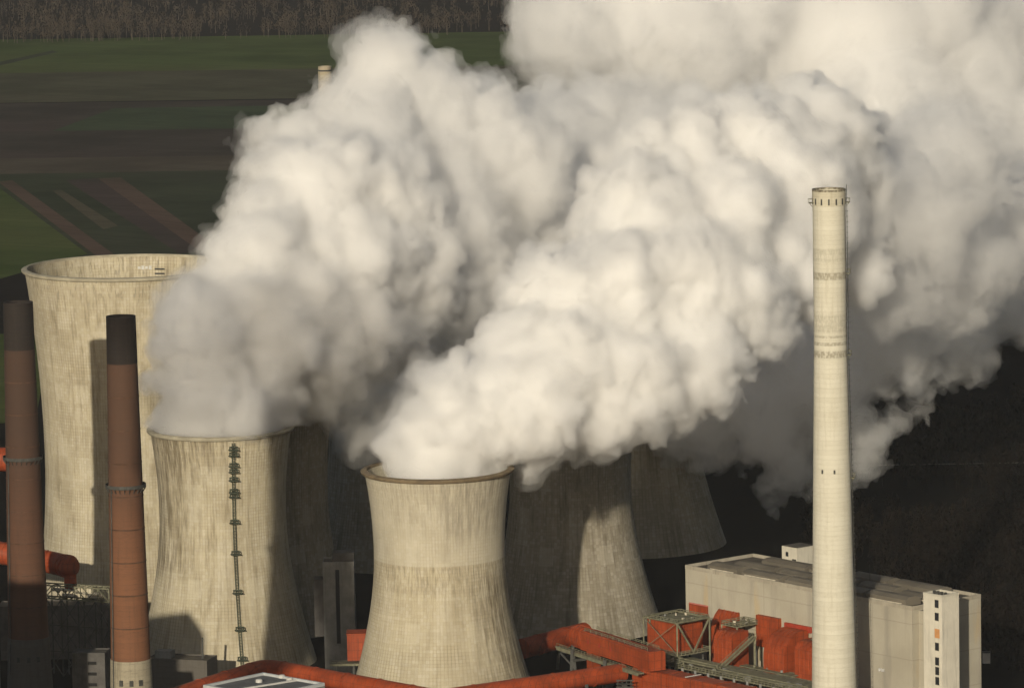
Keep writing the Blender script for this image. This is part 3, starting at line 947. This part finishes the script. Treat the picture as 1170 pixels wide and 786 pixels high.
# ------------------------------------------------------------------ red hoods, boxes and platforms before the white building
HG = 'red flue gas hoods beside the white building'
def hood(u, v, D, L, dep, h1, r, label, flange=True, low=8):
    o = P(u, v, D) - e1 * L
    root = thing('duct_hood', (o.x, o.y, 0), label, 'duct hood', HG)
    prof = [(0, -low), (0, h1)] + [(r - r * math.cos(t), h1 + r * math.sin(t)) for t in np.linspace(.14, math.pi / 2, 12)] + [(dep, h1 + r), (dep, -low)]
    MB().prism(prof, o, e2, Zv, e1, L).build('casing', M['orange'], root, smooth=30)
    rb = MB()
    for k in np.linspace(.04, .96, 5):
        for (a0, b0), (a1_, b1_) in zip(prof[1:-2], prof[2:-1]):
            pa_ = o + e1 * L * k + e2 * (a0 - .12) + Zv * (b0 + .1)
            pb_ = o + e1 * L * k + e2 * (a1_ - .12) + Zv * (b1_ + .1)
            rb.beam(pa_, pb_, .18)
        rb.beam(o + e1 * L * k - e2 * .1 - Zv * low, o + e1 * L * k - e2 * .1 + Zv * h1, .18)
    rb.build('stiffener', M['orange'], root)
    if flange:
        MB().box(o + e1 * L * .5 + e2 * (dep + .5) + Zv * (h1 + r + .3), (L * 1.25, 1.8, 2.4), e1, e2).build('flange', M['red'], root)
    l_ = MB()
    for a in (.08, .92):
        for b in (.1, .9):
            p = o + e1 * L * a + e2 * dep * b - Zv * low
            l_.beam(p, (p.x, p.y, 0), .8)
    l_.build('support', M['dark_steel'], root)
    return root
hood(836, 757, 2022, 10.5, 9, 7.5, 4.2, 'small red hood with a rounded front, left of the stair', False)
hood(896, 767, 2008, 12, 13, 4.5, 10, 'large red quarter-round hood just left of the cream chimney')
hood(930, 773, 1996, 11, 10, 8.5, 4.2, 'small ribbed red hood partly behind the cream chimney', False)
hood(836, 741, 2045, 12.5, 13, 5, 11, 'large red quarter-round hood behind the framed box')
hood(1005, 775, 1988, 9, 8, 12, 3, 'dim red hood in the chimney shadow against the white wall', False)

def ductbox(u, v, D, La, Lb, h, label, lid='red', tilt=0):
    o = P(u, v, D)
    root = thing('inlet_box', (o.x, o.y, 0), label, 'duct box', HG)
    A0 = [o - e1 * La - Zv * h, o - Zv * h, o + e2 * Lb - Zv * h, o - e1 * La + e2 * Lb - Zv * h]
    A1 = [o - e1 * La - Zv * tilt, o - Zv * tilt, o + e2 * Lb, o - e1 * La + e2 * Lb]
    MB().hexa(A0, A1).build('casing', M['orange'], root)
    nrm = (A1[1] - A1[0]).cross(A1[3] - A1[0]).normalized()
    MB().hexa([q + nrm * .02 for q in A1], [q + nrm * .4 for q in A1]).build('lid', M[lid], root)
    l_ = MB()
    for p in A0:
        l_.beam(p, (p.x, p.y, 0), .7)
    l_.build('support', M['dark_steel'], root)
    return root
ductbox(889, 708, 2028, 13, 9, 12, 'red inlet box with sloping lid against the white wall', 'orange', 0)
ductbox(808, 693, 2062, 11, 6, 16, 'red inlet box with a pinkish lid at the left end of the white wall', 'pink' if 'pink' in M else M.setdefault('pink', simple('faded_red', (.5, .17, .14), .2, .3, streak=False)) and 'pink')
rb_ = ductbox(772, 713, 2026, 17, 14, 13, 'big red box inside a green steel frame with a round platform on top', 'steel')

PG = 'green steel platforms around the red hoods'
def platform(u, v, D, La, Lb, hp, label, drop=14, brace=True, rails=True, clutter=4, zig=False):
    """deck corner (right front) at the pixel; posts up by hp, down by drop"""
    o = P(u, v, D)
    root = thing('steel_platform', (o.x, o.y, 0), label, 'platform', PG)
    cs = [o - e1 * La, o, o + e2 * Lb, o - e1 * La + e2 * Lb]
    MB().hexa([q - Zv * .4 for q in cs], cs).build('deck', M['steel'], root)
    for q in cs:
        MB().beam(q + Zv * hp, q - Zv * drop, .55).build('post', M['steel'], root)
    r_ = MB()
    for i in range(4):
        a, b = cs[i], cs[(i + 1) % 4]
        if rails:
            for h in (.7, 1.35):
                r_.beam(a + Zv * h, b + Zv * h, .24)
            n = max(2, int((b - a).length / 2))
            for k in range(n + 1):
                p = a + (b - a) * k / n
                r_.beam(p, p + Zv * 1.35, .2)
        if hp > 3:
            MB().beam(a + Zv * hp, b + Zv * hp, .5).build('top_beam', M['steel'], root)
    if rails:
        r_.build('railing', M['steel'], root)
    if brace and hp > 3:
        b_ = MB()
        (a, b, c_) = (cs[0], cs[1], cs[2])
        m = (b + c_) / 2
        b_.beam(b + Zv * hp, m + Zv * .3, .55); b_.beam(c_ + Zv * hp, m + Zv * .3, .55)
        b_.beam(a + Zv * .3, b + Zv * hp, .22); b_.beam(a + Zv * hp, b + Zv * .3, .22)
        b_.build('brace', M['steel'], root)
    for k in range(clutter):
        p = o - e1 * random.uniform(1, La - 1) + e2 * random.uniform(1, Lb - 1)
        MB().tube([p, p + Zv * random.uniform(.6, 1.3)], random.uniform(.3, .7), 10).build('valve', random.choice([M['bright_metal'], M['steel'], M['grey_wall']]), root)
    return root
platform(774, 749, 2021, 20, 17, 13, 'green steel frame with crossed braces around the big red box', 12, clutter=0)
platform(775, 712, 2024, 17, 16, 0, 'railed roof platform cluttered with valves above the big red box', 2, False, clutter=9)
platform(772, 757, 2010, 15, 4, 0, 'narrow railed gangway below the framed red box', 10, False, clutter=2)
platform(826, 767, 2008, 13, 5, 0, 'railed gangway below the small rounded hood', 12, False, clutter=3)
platform(842, 716, 2030, 9, 12, 0, 'railed lookout deck standing on posts over the small rounded hood', 15, False, clutter=4)
platform(938, 736, 2000, 6, 10, 0, 'railed deck next to the cream chimney above the ribbed hood', 10, False, clutter=4)
platform(930, 782, 1990, 22, 6, 0, 'lower railed gangway at the foot of the cream chimney', 10, False, clutter=6)
platform(905, 772, 2001, 34, 4, 0, 'long gangway on dark posts below the large hoods', 16, False, rails=False, clutter=3)
# stair flight
s0, s1 = P(822, 764, 2012), P(862, 727, 2022)
root = thing('steel_stair', (s0.x, s0.y, 0), 'straight green steel stair rising between the red hoods', 'stair')
sdv = (s1 - s0); sh = Vector((-sdv.y, sdv.x, 0)).normalized()
for q, nm in ((-1, 'stringer'), (1, 'stringer')):
    MB().beam(s0 + sh * q * 1.1, s1 + sh * q * 1.1, .3, .8).build(nm, M['steel'], root)
tr = MB()
for k in range(30):
    p = s0 + sdv * (k + .5) / 30
    tr.box(p, (.5, 2.2, .12), Vector((sdv.x, sdv.y, 0)).normalized(), sh)
tr.build('treads', M['steel'], root)
hr = MB()
for q in (-1, 1):
    hr.beam(s0 + sh * q * 1.15 + Zv * 1.4, s1 + sh * q * 1.15 + Zv * 1.4, .16)
    for k in range(9):
        p = s0 + sdv * k / 8 + sh * q * 1.15
        hr.beam(p, p + Zv * 1.4, .14)
hr.build('handrail', M['steel'], root)
p0 = s1 - Zv * .5
MB().beam(p0, (p0.x, p0.y, 0), .8).build('support', M['steel'], root)
# base rack of columns under the hoods
root = thing('support_rack', P(880, 800, 2005), 'dark steel rack of columns and beams under the red hoods', 'rack')
o_ = P(745, 752, 2030)
for row in (0, 16):
    for k in range(14):
        p = o_ + e1 * k * 7.5 + e2 * (row - 4)
        MB().beam((p.x, p.y, 0), (p.x, p.y, o_.z), .9).build('column', M['grey_wall'], root)
gr = MB()
for z in (o_.z - 7, o_.z - 14):
    for row in (0, 16):
        p = o_ + e2 * (row - 4)
        gr.beam(Vector((p.x, p.y, z)), Vector((p.x, p.y, z)) + e1 * 98, .6)
    for k in range(14):
        p = o_ + e1 * k * 7.5 - e2 * 4
        gr.beam(Vector((p.x, p.y, z)), Vector((p.x, p.y, z)) + e2 * 16, .5)
for k in range(13):
    p, q = o_ + e1 * k * 7.5 - e2 * 4, o_ + e1 * (k + 1) * 7.5 - e2 * 4
    gr.beam(Vector((p.x, p.y, o_.z - 7)), Vector((q.x, q.y, o_.z - 14)), .4)
gr.build('girder', M['dark_steel'], root)
MB().box(o_ + e1 * 49 + e2 * 4.5 - Zv * .3, (99, 17, .5), e1, e2).build('grating_deck', M['steel'], root)
er = MB()
for h in (.7, 1.4):
    er.beam(o_ - e2 * 4 + Zv * h, o_ + e1 * 98 - e2 * 4 + Zv * h, .24)
for k in range(50):
    p = o_ + e1 * k * 2 - e2 * 4
    er.beam(p, p + Zv * 1.4, .18)
er.build('railing', M['steel'], root)
cb = MB()
for k in range(26):
    p = o_ + e1 * rng.uniform(2, 96) + e2 * rng.uniform(-3, 2)
    cb.box(p + Zv * .6, (rng.uniform(.8, 2.4), rng.uniform(.6, 1.6), rng.uniform(1.0, 2.2)), e1, e2)
cb.build('switch_boxes', M['grey_wall'], root)['kind'] = 'stuff'
sp_ = MB()
for b_, z_ in ((-2.6, 2.2), (-1.6, 2.9), (.2, 2.0)):
    sp_.tube([o_ + e1 * 4 + e2 * b_ + Zv * z_, o_ + e1 * 40 + e2 * b_ + Zv * z_, o_ + e1 * 41 + e2 * (b_ - .5) + Zv * (z_ - 1), o_ + e1 * 92 + e2 * (b_ - .5) + Zv * (z_ - 1)], .35, 10)
sp_.build('cable_pipes', M['steel'], root)['kind'] = 'stuff'

# ------------------------------------------------------------------ smaller buildings
def block(u, v, D, sx, sy, h=None, label='', mat='grey_wall', rot=0.0, name='service_building'):
    p = P(u, v, D)
    root = thing(name, (p.x, p.y, 0), label, 'building')
    ex, ey = Vector((math.cos(rot), math.sin(rot), 0)), Vector((-math.sin(rot), math.cos(rot), 0))
    z = p.z
    MB().box((p.x, p.y, z / 2), (sx, sy, z), ex, ey).build('wall', M[mat], root)
    MB().box((p.x, p.y, z + .15), (sx - .6, sy - .6, .3), ex, ey).build('roof', M['roof'], root)
    pr = MB()
    for s in (-1, 1):
        pr.box(Vector((p.x, p.y, z + .4)) + ex * s * (sx / 2 - .15), (.3, sy, .8), ex, ey)
        pr.box(Vector((p.x, p.y, z + .4)) + ey * s * (sy / 2 - .15), (sx - .62, .3, .8), ex, ey)
    pr.build('parapet', M[mat], root)
    return root, p, ex, ey
rt, p, ex, ey = block(387, 641, 2150, 13, 12, label='tall grey concrete block in shade between the ladder tower and front tower')
for s in (-5.9, -1.8, .9, 4.0, 6.0):
    MB().box(p + ex * s - ey * 6.2 - Zv * 17.5, (.7, .5, 34), ex, ey).build('pilaster', M['grey_wall'], rt)
MB().box(p - ex * .5 - ey * 6.02 - Zv * 18, (1.6, .2, 31), ex, ey).build('window_strip', M['glass'], rt)
MB().box(p + ex * 2 + ey * 1 + Zv * 2.2, (9, 8, 3.6), ex, ey).build('plant_room', M['dark_wall'], rt)
MB().box(p + ex * -8.5 + ey * 1 - Zv * 19, (4, 8, 24), ex, ey).build('annexe', M['dark_wall'], rt)

rt, p, ex, ey = block(104, 745, 1990, 13, 10, label='dim low building with two slot windows beside the foot of the brown chimney', mat='dark_wall', rot=-.15)
for k in range(3):
    MB().box(p - ey * 5 + ex * 1.5 - Zv * (3.2 + k * 4.2), (3.4, .3, 1.2), ex, ey).build('window', M['black'], rt)
block(84, 690, 2196, 62, 14, label='long dark machine hall behind the lattice bridge, at the foot of the big tower', mat='dark_wall', name='machine_hall')
rt, p, ex, ey = block(208, 752, 2112, 26, 12, label='low shed with a dark roof at the foot of the ladder tower', mat='base_shaded', rot=-.3)
MB().beam(p + ex * 9, p + ex * 9 + Zv * 9, .8).build('vent_pipe', M['dark_steel'], rt)
MB().box(p - ex * 7 - ey * 1 + Zv * 2, (7, 5, 3), ex, ey).build('roof_unit', M['grey_wall'], rt)

# flat roof with pale parapet at the bottom edge
z4 = 40
q0, q1, q2 = P(301, 767.5, z=z4), P(232, 782, z=z4), P(371, 779.5, z=z4)
q3 = q1 + q2 - q0
root = thing('flat_roofed_building', ((q0.x + q3.x) / 2, (q0.y + q3.y) / 2, 0), 'flat grey roof with pale parapet at the bottom edge, in front of the bent duct', 'building')
gd = lambda p, z: Vector((p.x, p.y, z))
cc = gd((q0 + q3) / 2, 0)
MB().hexa([gd(q, 0) for q in (q3, q2, q0, q1)], [gd(q, z4 - 1.2) for q in (q3, q2, q0, q1)]).build('wall', M['grey_wall'], root)
def inset(q, k): return cc + (gd(q, 0) - cc) * k
MB().hexa([gd(inset(q, .93), z4 - 1.198) for q in (q3, q2, q0, q1)], [gd(inset(q, .93), z4 - .9) for q in (q3, q2, q0, q1)]).build('roof', simple('grey_felt', (.13, .135, .14), .2, .2, streak=False), root)
pr = MB()
rg = [q3, q2, q0, q1]
for i in range(4):
    a, b = rg[i], rg[(i + 1) % 4]
    pr.hexa([gd(a, z4 - 1.19), gd(b, z4 - 1.19), gd(inset(b, .935), z4 - 1.19), gd(inset(a, .935), z4 - 1.19)], [gd(a, z4), gd(b, z4), gd(inset(b, .935), z4), gd(inset(a, .935), z4)])
pr.build('parapet', simple('white_coping', (.42, .44, .45), .1, .3, streak=False), root)
mid = MB().beam(gd((q0 * .42 + q2 * .58), z4 - .6), gd((q1 * .58 + q3 * .42), z4 - .6), .8, .6)
mid.build('roof_ridge', M['pale_trim'], root)
for u, v in ((322, 774), (331, 777), (296, 779)):
    pp = P(u, v, z=z4 - .9)
    MB().tube([pp, pp + Zv * .9, pp + Zv * 1.2], [1.3, 1.3, .9], 14).build('roof_vent', M['pale_trim'], root)
# off-frame boiler house
hs = thing('boiler_house', (-250, 1880, 0), 'tall boiler house standing outside the picture beyond the left edge', 'building')
MB().box((-281, 1885, 53)  , (110, 34, 106)).build('wall', M['grey_wall'], hs)
MB().box((-208.4, 1885, 48.5), (35, 34, 97)).build('wing', M['grey_wall'], hs)
MB().box((-290, 1885, 107.3), (80, 24, 2.5)).build('roof', M['roof'], hs)
MB().box((-245, 1880, 108), (8, 8, 4)).build('roof_unit', M['grey_wall'], hs)
# little pale cabinet at the right edge
pp = P(1127, 757, z=0)
hut = thing('switch_cabinet', pp, 'small pale cabinet in the dark at the right edge beside the wood', 'cabinet')
MB().box(pp + Zv * 2.2, (3.0, 2.4, 4.4)).build('casing', M['pale_trim'], hut)
MB().box(pp + Zv * 4.6, (3.5, 2.9, .3)).build('roof', M['dark_steel'], hut)

# ------------------------------------------------------------------ steam
def vnoise(shape, cell, seed):
    """smooth value noise on a grid, one lattice point every `cell` voxels"""
    rg_ = np.random.default_rng(seed)
    n = [int(s / cell) + 3 for s in shape]
    a = rg_.random(n, dtype=np.float32)
    for ax in range(3):
        x = (np.arange(shape[ax]) / cell).astype(np.float32)
        i = x.astype(int)
        t = x - i
        t = t * t * (3 - 2 * t)
        sh = [1, 1, 1]
        sh[ax] = -1
        t = t.reshape(sh)
        a = np.take(a, i, axis=ax) * (1 - t) + np.take(a, i + 1, axis=ax) * t
    return a * 2 - 1

def plume(name, spheres, mat, label, seed, vox=.9, rag=0.0, core=None, clip=None, warp=3.4, erode=3.4, kids=(34, 16), group='steam plumes from the cooling towers', wisp=None):
    rg_ = np.random.default_rng(seed)
    S = []
    for (u, v, r, D) in spheres:
        p = P(u, v, D)
        S.append((p.x, p.y, p.z, r / ppm(p)))
    S = np.array(S, np.float32)
    lv = [S]
    cur = S
    for li, n in enumerate(kids):
        ch = []
        for (x, y, z, r) in cur:
            d = rg_.normal(size=(n, 3))
            d /= np.linalg.norm(d, axis=1, keepdims=True)
            k = rg_.uniform(.18, .42, n) if li == 0 else rg_.uniform(.22, .5, n)
            rr = r * k
            off = (r - rr * rg_.uniform(.15, .75, n))[:, None]
            ch.append(np.concatenate([np.array([x, y, z]) + d * off, rr[:, None]], 1))
        cur = np.concatenate(ch).astype(np.float32)
        if li > 0:
            cur = cur[cur[:, 3] > 1.5]
        lv.append(cur)
    A = np.concatenate(lv)
    lo = (A[:, :3] - A[:, 3:4]).min(0) - warp - 6
    hi = (A[:, :3] + A[:, 3:4]).max(0) + warp + 6
    lo[2] = max(lo[2], 20)
    shp = tuple(int((hi[i] - lo[i]) / vox) + 1 for i in range(3))
    ax = [(lo[i] + vox * np.arange(shp[i])).astype(np.float32) for i in range(3)]
    W = [(vnoise(shp, 20 / vox, seed * 10 + i) * warp * .8 + vnoise(shp, 8 / vox, seed * 10 + 5 + i) * warp * .5 + vnoise(shp, 3.6 / vox, seed * 10 + 8 + i) * warp * .3).astype(np.float32) for i in range(3)]
    f = np.full(shp, -30.0, np.float32)
    pad = warp * 1.45 + vox + (9 if wisp else 3)
    for (x, y, z, r) in A:
        i0 = [max(0, int((c_ - r - pad - lo[k]) / vox)) for k, c_ in enumerate((x, y, z))]
        i1 = [min(shp[k], int((c_ + r + pad - lo[k]) / vox) + 2) for k, c_ in enumerate((x, y, z))]
        if min(i1[k] - i0[k] for k in range(3)) < 2: continue
        sl = tuple(slice(i0[k], i1[k]) for k in range(3))
        d = np.sqrt((ax[0][sl[0], None, None] + W[0][sl] - x) ** 2 + (ax[1][None, sl[1], None] + W[1][sl] - y) ** 2 + (ax[2][None, None, sl[2]] + W[2][sl] - z) ** 2)
        np.maximum(f[sl], r - d, out=f[sl])
    f += vnoise(shp, 6.5 / vox, seed + 101) * erode * .6 + vnoise(shp, 3.6 / vox, seed + 102) * erode * .45 + vnoise(shp, 2.2 / vox, seed + 103) * erode * .28 - erode * .2
    if rag:
        f += vnoise(shp, 30 / vox, seed + 301) * rag + vnoise(shp, 13 / vox, seed + 302) * rag * .7 - rag * .25
    if clip:
        for key in clip:
            c_, zr_, rad_, _ = TOW[key]
            rho = np.sqrt((ax[0][:, None] - c_.x) ** 2 + (ax[1][None, :] - c_.y) ** 2)[:, :, None]
            zz = ax[2][None, None, :]
            rin = np.array([rad_(max(0, min(z, zr_))) for z in ax[2]], np.float32)[None, None, :] - 1.6
            inside = (zz < zr_ + 1.2) & (rho < rin + 9) & (zz > zr_ - 60)
            np.copyto(f, np.minimum(f, rin - rho), where=inside)
    f[:2] = f[-2:] = -8; f[:, :2] = f[:, -2:] = -8; f[:, :, :2] = f[:, :, -2:] = -8
    out = None
    shells = [(0.0, mat, name)] + [(i_, m_, 'core') for i_, m_ in (core or ())] + ([(wisp[0], wisp[1], 'veil')] if wisp else [])
    for iso, mt, nm in shells:
        gr_ = openvdb.FloatGrid(-8.0)
        if nm == 'veil':
            f = f + vnoise(shp, 24 / vox, seed + 201) * 4.0 + vnoise(shp, 10 / vox, seed + 202) * 2.0 + vnoise(shp, 4.5 / vox, seed + 203) * 1.0
            if clip:
                np.copyto(f, np.minimum(f, rin - rho), where=inside)
            f[:2] = f[-2:] = -8; f[:, :2] = f[:, -2:] = -8; f[:, :, :2] = f[:, :, -2:] = -8
        gr_.copyFromArray(np.ascontiguousarray(f))
        pts, quads = gr_.convertToQuads(isovalue=iso)[:2]
        pts = np.asarray(pts, np.float32) * vox + lo[None, :]
        me = bpy.data.meshes.new(nm)
        o0 = np.array([S[0, 0], S[0, 1], S[0, 2]], np.float32)
        me.vertices.add(len(pts)); me.vertices.foreach_set('co', (pts - o0).ravel())
        q = np.ascontiguousarray(np.asarray(quads, np.int32)[:, ::-1])
        me.loops.add(q.size); me.loops.foreach_set('vertex_index', q.ravel())
        me.polygons.add(len(q)); me.polygons.foreach_set('loop_start', np.arange(0, q.size, 4, dtype=np.int32))
        me.update(calc_edges=True)
        me.validate()
        me.shade_smooth()
        me.materials.append(mt)
        ob = bpy.data.objects.new(nm, me)
        COL.objects.link(ob)
        if out is None:
            ob.location = o0
            tag(ob, label, 'steam plume', group)
            out = ob
        else:
            ob.parent = out
    print('plume', name, shp, len(quads))
    return out

ST = steam_mat('steam_edge', .09)
SL = steam_mat('steam_soft', .085)
CORE_L = ((1.9, steam_mat('steam_soft_core', .15, surf=0)), (5.0, steam_mat('steam_soft_heart', .15, surf=0)))
CORE = ((1.8, steam_mat('steam_core', .17, surf=0)), (4.5, steam_mat('steam_heart', .2, surf=0)))
SB = steam_mat('steam_far', .075)
SR = steam_mat('steam_wide', .03)
VL = steam_mat('steam_veil', .028, surf=0)
plume('steam_plume', [(252, 474, 74, 2178), (230, 440, 50, 2166), (290, 440, 70, 2190), (232, 388, 60, 2172), (300, 372, 82, 2192), (222, 354, 40, 2168), (372, 380, 76, 2215),
    (300, 300, 62, 2200), (385, 300, 82, 2230), (352, 232, 80, 2240), (300, 250, 42, 2215), (430, 240, 72, 2262), (436, 385, 52, 2240), (460, 310, 68, 2262)],
    SL, 'grey steam plume rising from the ladder tower beside the brown chimney', 21, core=CORE_L, clip=['left'], wisp=(-1.4, VL))
plume('steam_plume', [(506, 522, 66, 2070), (484, 486, 40, 2060), (540, 476, 66, 2072), (515, 450, 46, 2066), (600, 462, 74, 2080), (640, 420, 70, 2090), (592, 405, 52, 2090), (680, 452, 66, 2096),
    (724, 424, 76, 2106), (700, 350, 86, 2122), (640, 352, 66, 2112), (780, 402, 72, 2122), (790, 330, 88, 2142), (730, 270, 88, 2162), (822, 262, 88, 2182), (850, 356, 56, 2152),
    (880, 300, 78, 2192), (900, 220, 88, 2222), (830, 180, 78, 2222), (760, 200, 78, 2202), (950, 262, 76, 2262), (930, 175, 82, 2262),],
    ST, 'brightest steam plume billowing right from the front tower', 22, core=CORE, clip=['front'], wisp=(-.9, VL))
plume('steam_plume', [(340, 166, 46, 2295), (412, 134, 54, 2312), (445, 72, 42, 2330), (306, 154, 28, 2300), (374, 124, 30, 2308), (505, 330, 66, 2295), (520, 262, 58, 2300), (470, 440, 40, 2280), (395, 468, 26, 2245), (416, 502, 20, 2245), (388, 440, 32, 2250), (436, 462, 28, 2250), (470, 132, 76, 2342), (540, 142, 58, 2362), (572, 192, 74, 2352), (422, 182, 66, 2292),
    (500, 222, 68, 2322), (480, 402, 74, 2332), (540, 342, 88, 2342), (432, 442, 44, 2300), (402, 494, 20, 2290), (592, 282, 88, 2382), (455, 470, 40, 2300), (640, 180, 80, 2420)],
    SB, 'shaded steam plume behind, climbing to the top left above the field', 23, erode=4.0, rag=2.0, core=((3.0, steam_mat('steam_far_core', .1, surf=0)),), wisp=(-2.4, VL))
plume('steam_plume', [(640, 30, 64, 2500), (760, 40, 125, 2550), (860, 60, 118, 2600), (690, 180, 98, 2450), (680, 10, 90, 2550), (960, 40, 126, 2600), (1060, 60, 126, 2650), (1150, 40, 118, 2700),
    (1000, 150, 108, 2550), (1100, 190, 116, 2600), (1180, 200, 110, 2650), (1020, 240, 72, 2295), (1080, 200, 80, 2345), (1005, 335, 56, 2290), (1085, 290, 68, 2350), (1150, 250, 80, 2420), (1040, 220, 80, 2420), (1110, 250, 70, 2480), (1060, 300, 92, 2552), (1135, 300, 80, 2600), (1000, 370, 78, 2400), (1085, 385, 46, 2440), (940, 425, 66, 2380), (1010, 300, 70, 2400), (1140, 340, 58, 2470),
    (872, 476, 46, 2370), (905, 530, 32, 2370), (970, 488, 36, 2390), (1055, 445, 34, 2420), (1075, 480, 14, 2420), (1020, 480, 16, 2400), (880, 565, 14, 2370), (985, 525, 12, 2390), (795, 490, 42, 2382), (760, 380, 100, 2400), (860, 380, 90, 2420), (1230, 300, 90, 2650), (1250, 100, 110, 2700)],
    SR, 'wide hazy steam plume filling the upper right behind the cream chimney', 24, vox=1.3, erode=6.0, rag=6.5, core=((5.0, steam_mat('steam_wide_core', .042, surf=0)),), wisp=(-2.5, VL))

# unseen steam added left of the frame, shaped to shade the ladder tower's plume
def off(x, y, z, r):
    q = Vector((x, y, z)) - Vector((0, 0, H_CAM))
    t = q.dot(fw)
    return (585 + F * q.dot(CR) / t, 393 - F * q.dot(CU) / t, r * F / t, y)
plume('steam_plume', [off(-318, 1400, 340, 22), off(-296, 1400, 350, 32), off(-262, 1402, 352, 34), off(-232, 1400, 350, 30), off(-212, 1400, 352, 24)], steam_mat('shade_steam_thin', .015),
    'thin steam of a neighbouring unit drifting outside the picture on the left', 25, vox=1.6)
plume('steam_plume', [off(-239, 1420, 300, 11), off(-239, 1420, 285, 12), off(-239, 1420, 268, 12), off(-237, 1420, 250, 12), off(-231, 1420, 232, 13), off(-229, 1420, 214, 13), off(-229, 1420, 200, 12)], steam_mat('shade_steam_column', .22),
    'narrow unseen steam column added left of the frame to shade the ladder tower and grey block', 26, vox=1.6)  # unseen column, added for its shade on the tower's right flank and the block
